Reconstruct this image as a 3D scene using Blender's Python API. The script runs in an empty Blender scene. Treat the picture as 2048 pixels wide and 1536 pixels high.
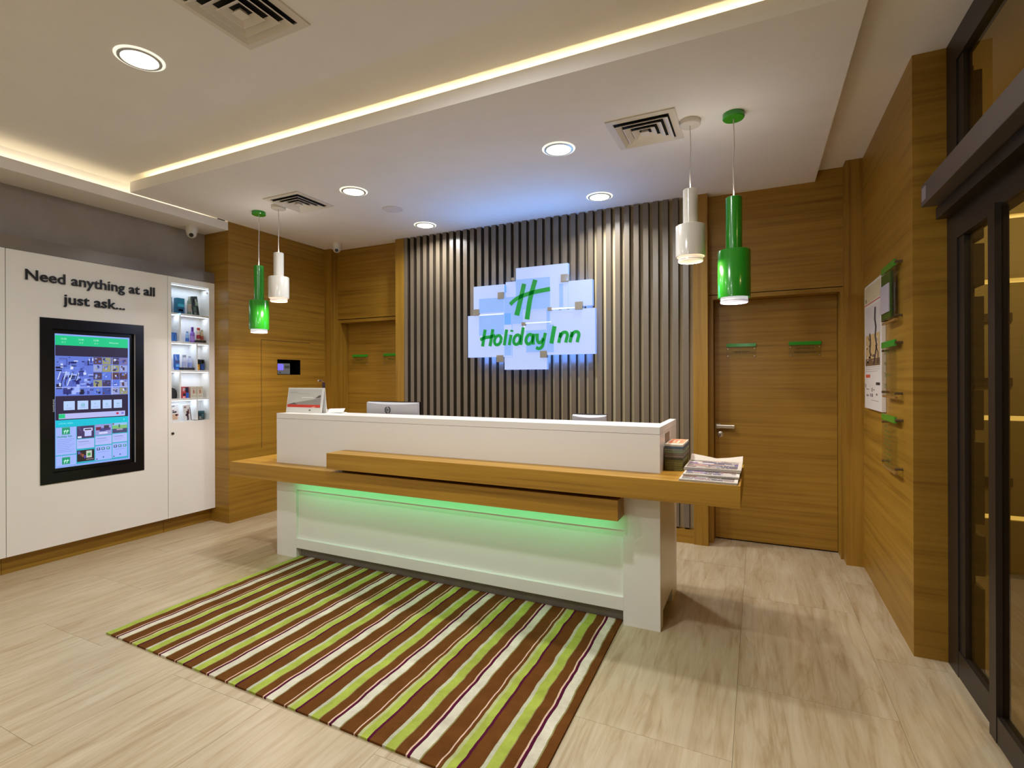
import bpy, bmesh, math, random
from mathutils import Vector, Matrix
random.seed(7)
D = bpy.data
SC = bpy.context.scene
COL = SC.collection
PI = math.pi

# ---------------------------------------------------------------- camera, world, exposure
cam = D.cameras.new('camera'); camo = D.objects.new('camera', cam); COL.objects.link(camo)
cam.sensor_fit = 'HORIZONTAL'; cam.sensor_width = 36.0; cam.lens = 36.0 * 1029.27 / 2048.0
cam.shift_y = -12.34 / 2048.0; cam.clip_start = 0.02; cam.clip_end = 60
yaw, roll = 0.445349, -0.003493
Fv = Vector((-math.sin(yaw), math.cos(yaw), 0)); Rv = Vector((math.cos(yaw), math.sin(yaw), 0)); Uv = Vector((0, 0, 1))
R2 = math.cos(roll) * Rv + math.sin(roll) * Uv
U2 = -math.sin(roll) * Rv + math.cos(roll) * Uv
camo.matrix_world = Matrix(((R2.x, U2.x, -Fv.x, 0), (R2.y, U2.y, -Fv.y, 0), (R2.z, U2.z, -Fv.z, 1.429), (0, 0, 0, 1)))
SC.camera = camo
vs = SC.view_settings
SC.display_settings.display_device = 'sRGB'
vs.view_transform = 'Standard'; vs.look = 'None'; vs.gamma = 1.0; vs.use_curve_mapping = False
vs.exposure = 0.04
SC.cycles.use_denoising = True
SC.cycles.max_bounces = 10; SC.cycles.diffuse_bounces = 6; SC.cycles.transparent_max_bounces = 16
SC.cycles.sample_clamp_indirect = 4.0
SC.cycles.caustics_reflective = False; SC.cycles.caustics_refractive = False
wld = D.worlds.new('world'); SC.world = wld; wld.use_nodes = True
wld.node_tree.nodes['Background'].inputs[0].default_value = (0.9, 0.85, 0.75, 1)
wld.node_tree.nodes['Background'].inputs[1].default_value = 0.02

def lamp(name, kind, loc, energy, color, rot=(0, 0, 0), shape='DISK', size=0.16, size_y=None, spread=PI):
    l = D.lights.new(name, kind); l.energy = energy; l.color = color
    if kind == 'AREA':
        l.shape = shape; l.size = size; l.spread = spread
        if size_y: l.size_y = size_y
    else:
        l.shadow_soft_size = size
    o = D.objects.new(name, l); COL.objects.link(o); o.location = loc; o.rotation_euler = rot
    return o

WARM = (0.94, 0.97, 1.0)
DOWN = [(-1.215, 3.293, 2.983), (-3.02, 3.29, 2.983), (-1.22, 4.312, 2.983), (-3.04, 4.335, 2.983),
        (-2.90, 1.587, 3.10)]
DOWN_FILL = [(-1.2, 1.587, 3.10), (-2.9, -0.2, 3.10), (-1.2, -0.2, 3.10), (-2.9, -2.0, 3.10), (-1.2, -2.0, 3.10), (-2.05, -3.8, 3.10)]   # added fill lamps out of view, continuing the ceiling's downlight grid
for i, p in enumerate(DOWN + DOWN_FILL):
    e = 15.0 if i < 4 else (8.0, 30.0, 19.0, 16.0, 20.0, 10.0, 20.0)[i - 4]
    lamp('downlight_lamp', 'AREA', (p[0], p[1], p[2] - 0.013), e, WARM, size=0.15, spread=2.35 if i in (0, 2) else 2.7 if i < 4 else PI)
COVE = (1.0, 0.81, 0.42)
lamp('cove_lamp', 'AREA', (-2.08, 2.585, 3.018), 10.0, COVE, rot=(PI, 0, 0), shape='RECTANGLE', size=4.86, size_y=0.012)
lamp('cove_lamp', 'AREA', (-4.742, 0.60, 2.992), 2.6, (1.0, 0.90, 0.68), rot=(0, PI / 2, 0), shape='RECTANGLE', size=0.012, size_y=5.4, spread=1.9)
lamp('desk_lamp_strip', 'AREA', (-2.01, 2.868, 0.618), 1.35, (0.02, 1.0, 0.30), rot=(0.5, 0, 0), shape='RECTANGLE', size=2.56, size_y=0.02)
# glow of the illuminated sign behind its boxes
SGN = (0.09, 0.36, 1.0)
lamp('sign_lamp', 'AREA', (-1.85, 4.47, 2.495), 1.1, SGN, rot=(PI * 1.22, 0, 0), shape='RECTANGLE', size=0.5, size_y=0.03)
lamp('sign_lamp', 'AREA', (-2.42, 4.48, 2.33), 3.4, SGN, rot=(PI * 1.30, 0, 0), shape='RECTANGLE', size=0.34, size_y=0.03)
lamp('sign_lamp', 'AREA', (-1.46, 4.48, 2.31), 3.4, SGN, rot=(PI * 1.30, 0, 0), shape='RECTANGLE', size=0.24, size_y=0.03)
lamp('sign_lamp', 'AREA', (-1.98, 4.585, 1.95), 26.0, (0.08, 0.24, 1.0), rot=(PI / 2, 0, 0), shape='RECTANGLE', size=1.15, size_y=0.75)
# entrance lobby beyond the glass
lamp('lobby_lamp', 'AREA', (1.7, 3.9, 2.9), 19.0, (1.0, 0.84, 0.50), size=0.3)
lamp('lobby_lamp', 'AREA', (1.7, 1.6, 2.9), 10.0, (1.0, 0.84, 0.50), size=0.3)

# ---------------------------------------------------------------- helpers
def s2l(c):
    return c / 12.92 if c <= 0.04045 else ((c + 0.055) / 1.055) ** 2.4
def rgb(r, g, b, k=1.0):
    return (min(1, s2l(r / 255) * k), min(1, s2l(g / 255) * k), min(1, s2l(b / 255) * k), 1)

def mat(name, color, rough=0.5, metal=0.0, spec=0.5, emit=None, emit_s=0.0, coat=0.0):
    m = D.materials.new(name); m.use_nodes = True
    b = m.node_tree.nodes['Principled BSDF']
    b.inputs['Base Color'].default_value = color
    b.inputs['Roughness'].default_value = rough; b.inputs['Metallic'].default_value = metal
    b.inputs['Specular IOR Level'].default_value = spec
    b.inputs['Coat Weight'].default_value = coat
    if emit:
        b.inputs['Emission Color'].default_value = emit; b.inputs['Emission Strength'].default_value = emit_s
    return m

def nd(m, t, **kw):
    n = m.node_tree.nodes.new(t)
    for k, v in kw.items(): setattr(n, k, v)
    return n
def lk(m, a, b): m.node_tree.links.new(a, b)

def ramp(m, stops, interp='LINEAR'):
    r = nd(m, 'ShaderNodeValToRGB'); cr = r.color_ramp; cr.interpolation = interp
    while len(cr.elements) > 1: cr.elements.remove(cr.elements[-1])
    cr.elements[0].position = stops[0][0]; cr.elements[0].color = stops[0][1]
    for p, c in stops[1:]:
        e = cr.elements.new(p); e.color = c
    return r

def noisy(m, scale, vec_scale, stops, bump=0.0, rough=None, detail=4.0, extra=None):
    """world-position noise driving colour and a little relief"""
    b = m.node_tree.nodes['Principled BSDF']
    g = nd(m, 'ShaderNodeNewGeometry'); mp = nd(m, 'ShaderNodeMapping'); mp.inputs['Scale'].default_value = vec_scale
    lk(m, g.outputs['Position'], mp.inputs['Vector'])
    n = nd(m, 'ShaderNodeTexNoise'); n.inputs['Scale'].default_value = scale; n.inputs['Detail'].default_value = detail
    n.inputs['Roughness'].default_value = 0.6
    lk(m, mp.outputs['Vector'], n.inputs['Vector'])
    r = ramp(m, stops); lk(m, n.outputs['Fac'], r.inputs['Fac']); lk(m, r.outputs['Color'], b.inputs['Base Color'])
    if bump:
        bp = nd(m, 'ShaderNodeBump'); bp.inputs['Strength'].default_value = bump; bp.inputs['Distance'].default_value = 0.002
        lk(m, n.outputs['Fac'], bp.inputs['Height']); lk(m, bp.outputs['Normal'], b.inputs['Normal'])
    return m

OAK = [(0.25, (0.175, 0.080, 0.007, 1)), (0.45, (0.295, 0.152, 0.015, 1)), (0.60, (0.34, 0.182, 0.020, 1)), (0.78, (0.385, 0.215, 0.030, 1))]
def wood(name, vs_, k=1.0):
    m = mat(name, (0.36, 0.17, 0.04, 1), rough=0.42, spec=0.4)
    noisy(m, 1.0, vs_, [(p, (c[0] * k, c[1] * k, c[2] * k, 1)) for p, c in OAK], bump=0.12, detail=7.0)
    return m
M = {}
M['wood_h'] = wood('oak_veneer_horizontal', (0.8, 0.8, 34))
M['wood_v'] = wood('oak_veneer_vertical', (34, 34, 0.8))
M['wood_x'] = wood('oak_veneer_shelf', (0.8, 34, 34), 1.28)
M['paint'] = mat('ceiling_paint', rgb(240, 236, 231), 0.9, spec=0.1)
noisy(M['paint'], 3.0, (1, 1, 1), [(0.3, rgb(238, 234, 229)), (0.7, rgb(242, 238, 233))], detail=3)
M['greywall'] = mat('grey_wall_paint', rgb(160, 151, 143), 0.8, spec=0.2)
noisy(M['greywall'], 6.0, (1, 1, 0.4), [(0.3, rgb(154, 145, 137)), (0.7, rgb(166, 157, 149))], bump=0.1)
M['taupe'] = mat('taupe_metal_band', rgb(124, 115, 106), 0.25, metal=0.3, spec=0.5)
M['white'] = mat('white_laminate', rgb(232, 228, 220), 0.28, spec=0.5)
M['white_matt'] = mat('white_matt', rgb(232, 230, 226), 0.6)
M['black'] = mat('black_plastic', rgb(8, 8, 10), 0.25, spec=0.4)
M['blacktext'] = mat('black_lettering', rgb(18, 14, 10), 0.3)
M['dark'] = mat('dark_void', rgb(12, 10, 9), 0.9)
M['frame'] = mat('bronze_anodised_frame', rgb(52, 44, 38), 0.4, metal=0.5)
M['header'] = mat('door_operator_cover', rgb(104, 94, 90), 0.4, metal=0.4)
M['chrome'] = mat('brushed_nickel', rgb(215, 205, 190), 0.28, metal=0.9)
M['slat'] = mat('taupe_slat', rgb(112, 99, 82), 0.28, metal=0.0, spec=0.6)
M['slatshade'] = mat('shaded_slat_side', rgb(58, 48, 40), 0.5)  # slat sides coloured dark to paint in the shade between the slats
M['slatback'] = mat('beige_slat_backing', rgb(206, 186, 146), 0.5)
M['grout'] = mat('grout', rgb(146, 128, 102), 0.9)
M['green'] = mat('green_lacquer', rgb(40, 150, 34), 0.18, spec=0.6, coat=0.3)
M['lampwhite'] = mat('white_lacquer', rgb(222, 216, 204), 0.2, spec=0.6, coat=0.3)
M['cord'] = mat('clear_cord', rgb(215, 205, 195), 0.4)
M['vent'] = mat('white_vent_metal', rgb(222, 214, 202), 0.5)
M['lens'] = mat('downlight_lens', (1, 1, 1, 1), 0.5, emit=(1.0, 0.96, 0.82, 1), emit_s=3.5)
M['ring'] = mat('downlight_ring', rgb(196, 192, 180), 0.3, metal=0.3)
M['ledring'] = mat('downlight_glow_rim', rgb(235, 235, 225), 0.5, emit=(1.0, 1.0, 0.85, 1), emit_s=0.75)
M['led'] = mat('led_strip', (1, 1, 1, 1), 0.5, emit=(1.0, 0.86, 0.55, 1), emit_s=1.0)
M['ledg'] = mat('green_led_strip', (0.2, 1, 0.5, 1), 0.5, emit=(0.15, 1.0, 0.42, 1), emit_s=1.0)
M['ledw'] = mat('white_led_strip', (1, 1, 1, 1), 0.5, emit=(0.80, 0.88, 1.0, 1), emit_s=1.6)
M['paper'] = mat('paper', rgb(226, 222, 214), 0.7)

def glass(name, tint, rough=0.0, refl=1.0):
    m = D.materials.new(name); m.use_nodes = True; t = m.node_tree; t.nodes.remove(t.nodes['Principled BSDF'])
    tr = nd(m, 'ShaderNodeBsdfTransparent'); tr.inputs[0].default_value = tint
    gl = nd(m, 'ShaderNodeBsdfGlossy'); gl.inputs['Roughness'].default_value = rough; gl.inputs[0].default_value = (refl, refl, refl, 1)
    fr = nd(m, 'ShaderNodeFresnel'); fr.inputs[0].default_value = 1.45
    bf = nd(m, 'ShaderNodeNewGeometry'); iv = nd(m, 'ShaderNodeMath', operation='SUBTRACT'); iv.inputs[0].default_value = 1.0; lk(m, bf.outputs['Backfacing'], iv.inputs[1])
    fm = nd(m, 'ShaderNodeMath', operation='MULTIPLY'); lk(m, fr.outputs[0], fm.inputs[0]); lk(m, iv.outputs[0], fm.inputs[1])   # only the outer face mirrors
    mx = nd(m, 'ShaderNodeMixShader'); lk(m, fm.outputs[0], mx.inputs[0]); lk(m, tr.outputs[0], mx.inputs[1]); lk(m, gl.outputs[0], mx.inputs[2])
    lk(m, mx.outputs[0], t.nodes['Material Output'].inputs[0])
    return m
M['glass'] = glass('tinted_glass', (0.80, 0.74, 0.58, 1), 0.0, 0.7)
M['acrylic'] = glass('clear_acrylic', (0.95, 0.965, 0.93, 1), 0.03, 0.8)
M['clearglass'] = glass('clear_glass', (0.97, 0.98, 0.98, 1))

_flat = {}
def flat(r, g, b, rough=0.6):
    k = (r, g, b, rough)
    if k not in _flat: _flat[k] = mat('print_%02x%02x%02x' % (r, g, b), rgb(r, g, b), rough)
    return _flat[k]
_emi = {}
def emi(r, g, b, s=1.0):
    k = (r, g, b, s)
    if k not in _emi:
        _emi[k] = mat('screen_%02x%02x%02x' % (r, g, b), (0.01, 0.01, 0.01, 1), 0.3, emit=rgb(r, g, b), emit_s=s)
    return _emi[k]

# floor stone
m = mat('travertine', rgb(190, 172, 140), 0.32, spec=0.45); M['stone'] = m
b = m.node_tree.nodes['Principled BSDF']
g = nd(m, 'ShaderNodeNewGeometry'); oi = nd(m, 'ShaderNodeObjectInfo')
off = nd(m, 'ShaderNodeVectorMath', operation='SCALE'); cmb = nd(m, 'ShaderNodeCombineXYZ')
lk(m, oi.outputs['Random'], cmb.inputs[0]); lk(m, oi.outputs['Random'], cmb.inputs[1]); lk(m, oi.outputs['Random'], cmb.inputs[2])
lk(m, cmb.outputs[0], off.inputs[0]); off.inputs['Scale'].default_value = 37.0
add = nd(m, 'ShaderNodeVectorMath', operation='ADD'); lk(m, g.outputs['Position'], add.inputs[0]); lk(m, off.outputs[0], add.inputs[1])
mp = nd(m, 'ShaderNodeMapping'); mp.inputs['Scale'].default_value = (24, 2.2, 6); lk(m, add.outputs[0], mp.inputs['Vector'])
n1 = nd(m, 'ShaderNodeTexNoise'); n1.inputs['Scale'].default_value = 1.0; n1.inputs['Detail'].default_value = 7; n1.inputs['Roughness'].default_value = 0.65
n1.inputs['Distortion'].default_value = 0.7
lk(m, mp.outputs[0], n1.inputs['Vector'])
r1 = ramp(m, [(0.28, rgb(160, 138, 104)), (0.42, rgb(176, 157, 125)), (0.55, rgb(185, 169, 139)), (0.72, rgb(195, 181, 154))])
lk(m, n1.outputs['Fac'], r1.inputs['Fac'])
mp2 = nd(m, 'ShaderNodeMapping'); mp2.inputs['Scale'].default_value = (5, 0.5, 3); lk(m, add.outputs[0], mp2.inputs['Vector'])
n2 = nd(m, 'ShaderNodeTexNoise'); n2.inputs['Scale'].default_value = 1.0; n2.inputs['Detail'].default_value = 3; lk(m, mp2.outputs[0], n2.inputs['Vector'])
r2 = ramp(m, [(0.3, (0.92, 0.89, 0.84, 1)), (0.7, (1.04, 1.04, 1.02, 1))]); lk(m, n2.outputs['Fac'], r2.inputs['Fac'])
mul = nd(m, 'ShaderNodeMix', data_type='RGBA', blend_type='MULTIPLY'); mul.inputs[0].default_value = 1.0
lk(m, r1.outputs[0], mul.inputs[6]); lk(m, r2.outputs[0], mul.inputs[7])
# a few thin darker veins
n3 = nd(m, 'ShaderNodeTexNoise'); n3.inputs['Scale'].default_value = 0.9; n3.inputs['Detail'].default_value = 5; n3.inputs['Distortion'].default_value = 1.2
lk(m, mp2.outputs[0], n3.inputs['Vector'])
r3 = ramp(m, [(0.485, (1, 1, 1, 1)), (0.5, (0.80, 0.73, 0.62, 1)), (0.515, (1, 1, 1, 1))]); lk(m, n3.outputs['Fac'], r3.inputs['Fac'])
mul2 = nd(m, 'ShaderNodeMix', data_type='RGBA', blend_type='MULTIPLY'); mul2.inputs[0].default_value = 0.6
lk(m, mul.outputs[2], mul2.inputs[6]); lk(m, r3.outputs[0], mul2.inputs[7]); lk(m, mul2.outputs[2], b.inputs['Base Color'])

# rug
m = mat('striped_pile', (0.3, 0.2, 0.1, 1), 0.95, spec=0.1); M['rug'] = m
b = m.node_tree.nodes['Principled BSDF']
g = nd(m, 'ShaderNodeNewGeometry'); sx = nd(m, 'ShaderNodeSeparateXYZ'); lk(m, g.outputs['Position'], sx.inputs[0])
mpw = nd(m, 'ShaderNodeMapping'); mpw.inputs['Scale'].default_value = (2.2, 7, 1); lk(m, g.outputs['Position'], mpw.inputs['Vector'])
nw = nd(m, 'ShaderNodeTexNoise'); nw.inputs['Scale'].default_value = 1.0; nw.inputs['Detail'].default_value = 2; lk(m, mpw.outputs[0], nw.inputs['Vector'])
w1 = nd(m, 'ShaderNodeMath', operation='MULTIPLY_ADD'); w1.inputs[1].default_value = 0.022; w1.inputs[2].default_value = 1.203 - 0.011
lk(m, nw.outputs['Fac'], w1.inputs[0])
sk = nd(m, 'ShaderNodeMath', operation='MULTIPLY_ADD'); sk.inputs[1].default_value = .015; lk(m, sx.outputs[1], sk.inputs[0]); sk2 = nd(m, 'ShaderNodeMath', operation='SUBTRACT'); lk(m, sx.outputs[0], sk.inputs[2]); lk(m, sk.outputs[0], sk2.inputs[0]); sk2.inputs[1].default_value = .024
w2 = nd(m, 'ShaderNodeMath', operation='ADD'); lk(m, sk2.outputs[0], w2.inputs[0]); lk(m, w1.outputs[0], w2.inputs[1])
w3 = nd(m, 'ShaderNodeMath', operation='MULTIPLY'); w3.inputs[1].default_value = 1 / 0.400; lk(m, w2.outputs[0], w3.inputs[0])
w4 = nd(m, 'ShaderNodeMath', operation='FRACT'); lk(m, w3.outputs[0], w4.inputs[0])
PINK, PURP, CREAM, OLIV, BRN = rgb(214, 182, 160), rgb(80, 16, 46), rgb(206, 200, 178), rgb(140, 132, 82), rgb(100, 60, 22)
LGRN, GRN, GREY = rgb(176, 178, 128), rgb(160, 174, 72), rgb(182, 182, 156)
st = [(0.0, PINK), (.018, PURP), (.052, CREAM), (.158, OLIV), (.175, BRN), (.345, PINK), (.362, BRN), (.400, LGRN), (.440, GRN),
      (.525, PURP), (.556, BRN), (.715, GREY), (.760, GRN), (.868, OLIV), (.880, BRN)]
rr = ramp(m, st, 'CONSTANT'); lk(m, w4.outputs[0], rr.inputs['Fac'])
nf = nd(m, 'ShaderNodeTexNoise'); nf.inputs['Scale'].default_value = 9; nf.inputs['Detail'].default_value = 8; nf.inputs['Roughness'].default_value = 0.75
lk(m, g.outputs['Position'], nf.inputs['Vector'])
rf = ramp(m, [(0.3, (0.72, 0.70, 0.68, 1)), (0.7, (1.12, 1.12, 1.12, 1))]); lk(m, nf.outputs['Fac'], rf.inputs['Fac'])
mm = nd(m, 'ShaderNodeMix', data_type='RGBA', blend_type='MULTIPLY'); mm.inputs[0].default_value = 1.0
lk(m, rr.outputs[0], mm.inputs[6]); lk(m, rf.outputs[0], mm.inputs[7]); lk(m, mm.outputs[2], b.inputs['Base Color'])
nb = nd(m, 'ShaderNodeTexNoise'); nb.inputs['Scale'].default_value = 260; nb.inputs['Detail'].default_value = 2; lk(m, g.outputs['Position'], nb.inputs['Vector'])
bp = nd(m, 'ShaderNodeBump'); bp.inputs['Strength'].default_value = 0.5; bp.inputs['Distance'].default_value = 0.004
lk(m, nb.outputs['Fac'], bp.inputs['Height']); lk(m, bp.outputs[0], b.inputs['Normal'])

# ---- geometry
def BM(): return bmesh.new()
def box(bm, x0, x1, y0, y1, z0, z1, mi=0):
    v = [bm.verts.new((x, y, z)) for x in (x0, x1) for y in (y0, y1) for z in (z0, z1)]
    fs = [(0, 1, 3, 2), (4, 6, 7, 5), (0, 4, 5, 1), (2, 3, 7, 6), (0, 2, 6, 4), (1, 5, 7, 3)]
    out = []
    for f in fs:
        q = bm.faces.new([v[i] for i in f]); q.material_index = mi; out.append(q)
    return v
def B(*a, bev=0.0):
    bm = BM(); box(bm, *a)
    if bev: bmesh.ops.bevel(bm, geom=bm.edges[:], offset=bev, segments=2, affect='EDGES', profile=0.6)
    return bm
def lathe(bm, prof, cx, cy, n=32, mi=0, squash=1.0, cap=True):
    rings = []
    for r, z in prof:
        rings.append([bm.verts.new((cx + r * math.cos(2 * PI * i / n), cy + squash * r * math.sin(2 * PI * i / n), z)) for i in range(n)])
    for a, b_ in zip(rings, rings[1:]):
        for i in range(n):
            f = bm.faces.new((a[i], a[(i + 1) % n], b_[(i + 1) % n], b_[i])); f.material_index = mi; f.smooth = True
    if cap:
        for rg, rev in ((rings[0], True), (rings[-1], False)):
            f = bm.faces.new(rg[::-1] if rev else rg); f.material_index = mi
def LA(prof, cx=0, cy=0, n=32, cap=True):
    bm = BM(); lathe(bm, prof, cx, cy, n, cap=cap); return bm
def tube(bm, pts, r, n=8):
    pts = [Vector(p) for p in pts]; rings = []
    for i, p in enumerate(pts):
        d = (pts[min(i + 1, len(pts) - 1)] - pts[max(i - 1, 0)]).normalized()
        a = d.orthogonal().normalized(); c = d.cross(a)
        rings.append([bm.verts.new(p + r * (math.cos(2 * PI * k / n) * a + math.sin(2 * PI * k / n) * c)) for k in range(n)])
    for k in range(1, len(rings)):   # keep the seams aligned
        A, Bq = rings[k - 1], rings[k]
        j = min(range(n), key=lambda q: (Bq[q].co - A[0].co).length); rings[k] = Bq[j:] + Bq[:j]
        if (rings[k][1].co - A[1].co).length > (rings[k][-1].co - A[1].co).length: rings[k] = [rings[k][0]] + rings[k][:0:-1]
    for a, b_ in zip(rings, rings[1:]):
        for i in range(n):
            bm.faces.new((a[i], a[(i + 1) % n], b_[(i + 1) % n], b_[i])).smooth = True
    bm.faces.new(rings[0][::-1]); bm.faces.new(rings[-1])
def poly(bm, pts, dvec, mi=0):
    """a flat outline pushed along dvec"""
    n = len(pts); dv = Vector(dvec)
    a = [bm.verts.new(p) for p in pts]; c = [bm.verts.new(Vector(p) + dv) for p in pts]
    for f in ([a[::-1], c] + [[a[i], a[(i + 1) % n], c[(i + 1) % n], c[i]] for i in range(n)]):
        bm.faces.new(f).material_index = mi
def quad(bm, p0, ex, ey, mi=0):
    p0, ex, ey = Vector(p0), Vector(ex), Vector(ey)
    f = bm.faces.new([bm.verts.new(p) for p in (p0, p0 + ex, p0 + ex + ey, p0 + ey)]); f.material_index = mi
def turn(bm, ang, axis, center):
    bmesh.ops.rotate(bm, verts=bm.verts[:], cent=Vector(center), matrix=Matrix.Rotation(ang, 3, axis))

WL = {}
def obj(name, bm, mats, parent=None, loc=None):
    """bm is in world coordinates; the object sits at loc (or at its parent's origin)"""
    base = WL.get(parent.name, Vector((0, 0, 0))) if parent else Vector((0, 0, 0))
    o_loc = Vector(loc) if loc is not None else base
    bmesh.ops.recalc_face_normals(bm, faces=bm.faces[:])
    bmesh.ops.translate(bm, verts=bm.verts[:], vec=-o_loc)
    me = D.meshes.new(name); bm.to_mesh(me); bm.free()
    for k in (mats if isinstance(mats, (list, tuple)) else [mats]): me.materials.append(M[k] if isinstance(k, str) else k)
    if any(p.use_smooth for p in me.polygons): me.set_sharp_from_angle(angle=math.radians(40))
    o = D.objects.new(name, me); COL.objects.link(o)
    o.location = o_loc - base if parent else o_loc
    if parent: o.parent = parent
    WL[o.name] = o_loc
    return o
def tag(o, label, cat, group=None):
    o['label'] = label; o['category'] = cat
    if group: o['group'] = group
    return o
def thing(name, label, cat, loc, group=None):
    o = D.objects.new(name, None); COL.objects.link(o); o.location = loc; o.empty_display_size = 0.1
    WL[o.name] = Vector(loc)
    return tag(o, label, cat, group)
def struct(name, bm, mats, loc=None):
    o = obj(name, bm, mats, None, loc); o['kind'] = 'structure'; return o
def sempty(name, loc):
    o = D.objects.new(name, None); COL.objects.link(o); o.location = loc; WL[o.name] = Vector(loc); o['kind'] = 'structure'; return o

def text_bm(bm, body, size, p0, ex, ey, depth=0.002, bold=0.0, shear=0.0, mi=0, width=None, center=False):
    """lettering laid on the plane p0 + x*ex + y*ey, raised by depth along ex x ey"""
    cu = D.curves.new('t', 'FONT'); cu.body = body; cu.size = size; cu.offset = bold; cu.shear = shear; cu.extrude = 0
    cu.resolution_u = 4
    o = D.objects.new('t', cu); COL.objects.link(o)
    bpy.context.view_layer.update()
    me = D.meshes.new_from_object(o.evaluated_get(bpy.context.evaluated_depsgraph_get()))
    D.objects.remove(o); D.curves.remove(cu)
    if not me.vertices: return (0, 0)
    ex, ey, p0 = Vector(ex), Vector(ey), Vector(p0); nz = ex.cross(ey)
    xs = [v.co.x for v in me.vertices]; x0, x1 = min(xs), max(xs); k = width / (x1 - x0) if width else 1.0
    sh = (x0 + x1) / 2 if center else x0
    t = bmesh.new(); t.from_mesh(me); D.meshes.remove(me)
    for f in t.faces: f.material_index = mi
    if depth:
        r = bmesh.ops.extrude_face_region(t, geom=t.faces[:])
        bmesh.ops.translate(t, verts=[e for e in r['geom'] if isinstance(e, bmesh.types.BMVert)], vec=(0, 0, depth))
        for f in t.faces: f.material_index = mi
    for v in t.verts: v.co = p0 + ex * ((v.co.x - sh) * k) + ey * v.co.y + nz * v.co.z
    me2 = D.meshes.new('t'); t.to_mesh(me2); t.free(); bm.from_mesh(me2); D.meshes.remove(me2)
    return (x0, x1)

def text_width(body, size, bold):
    cu = D.curves.new('t', 'FONT'); cu.body = body; cu.size = size; cu.offset = bold
    o = D.objects.new('t', cu); COL.objects.link(o); bpy.context.view_layer.update()
    me = D.meshes.new_from_object(o.evaluated_get(bpy.context.evaluated_depsgraph_get()))
    D.objects.remove(o); D.curves.remove(cu)
    xs = [v.co.x for v in me.vertices]; D.meshes.remove(me)
    return (min(xs), max(xs)) if xs else (0, 0)

def stroke(bm, pts, w0, w1, depth_vec, P):
    """a flat brush stroke through 2-D points with a width running from w0 to w1; P maps 2-D to 3-D"""
    n = len(pts); L, Rr = [], []
    for i, (x, y) in enumerate(pts):
        a, c = pts[max(i - 1, 0)], pts[min(i + 1, n - 1)]
        dx, dy = c[0] - a[0], c[1] - a[1]; d = math.hypot(dx, dy) or 1
        w = (w0 + (w1 - w0) * i / (n - 1)) / 2
        L.append((x - dy / d * w, y + dx / d * w)); Rr.append((x + dy / d * w, y - dx / d * w))
    dv = Vector(depth_vec)
    va = [bm.verts.new(P(*p)) for p in L]; vb = [bm.verts.new(P(*p)) for p in Rr]
    wa = [bm.verts.new(Vector(P(*p)) + dv) for p in L]; wb = [bm.verts.new(Vector(P(*p)) + dv) for p in Rr]
    for i in range(n - 1):
        for f in ((va[i], va[i + 1], vb[i + 1], vb[i]), (wa[i], wb[i], wb[i + 1], wa[i + 1]), (va[i], wa[i], wa[i + 1], va[i + 1]), (vb[i], vb[i + 1], wb[i + 1], wb[i])):
            bm.faces.new(f)
    bm.faces.new((va[0], vb[0], wb[0], wa[0])); bm.faces.new((va[-1], wa[-1], wb[-1], vb[-1]))

def smooth_pts(pts, n=6):
    """Catmull-Rom through 2-D points"""
    out = []
    q = [pts[0]] + list(pts) + [pts[-1]]
    for i in range(1, len(q) - 2):
        p0, p1, p2, p3 = q[i - 1:i + 3]
        for k in range(n):
            t = k / n
            out.append(tuple(0.5 * (2 * p1[j] + (p2[j] - p0[j]) * t + (2 * p0[j] - 5 * p1[j] + 4 * p2[j] - p3[j]) * t * t
                                    + (3 * p1[j] - p0[j] - 3 * p2[j] + p3[j]) * t ** 3) for j in (0, 1)))
    out.append(tuple(pts[-1]))
    return out

# ================================================================ THE SETTING
# floor: a bed with separate stone tiles
fl = struct('floor', B(-5.2, 2.5, -4.8, 5.0, -0.06, -0.010), 'grout')
GX, GY, gap = 0.6163, 1.0705, 0.0012
cache = {}
def tile(x0, x1, y0, y1):
    key = (round(x1 - x0, 4), round(y1 - y0, 4))
    if key not in cache:
        bm = BM(); box(bm, -key[0] / 2, key[0] / 2, -key[1] / 2, key[1] / 2, -0.010, 0.0)
        bmesh.ops.recalc_face_normals(bm, faces=bm.faces[:])
        me = D.meshes.new('tile'); bm.to_mesh(me); bm.free(); me.materials.append(M['stone']); cache[key] = me
    o = D.objects.new('tile', cache[key]); COL.objects.link(o); o.parent = fl
    o.location = ((x0 + x1) / 2, (y0 + y1) / 2, 0)
for i in range(-5, 9):
    y0 = 1.539 if i % 2 == 0 else 1.004            # the columns of tiles are laid in half bond
    for j in range(-7, 5):
        xa, xb = max(-5.07, -2.555 + GX * i), min(2.4, -2.555 + GX * (i + 1))
        ya, yb = max(-4.75, y0 + GY * j), min(4.95, y0 + GY * (j + 1))
        if xb - xa > 0.03 and yb - ya > 0.03: tile(xa + gap / 2, xb - gap / 2, ya + gap / 2, yb - gap / 2)

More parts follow.
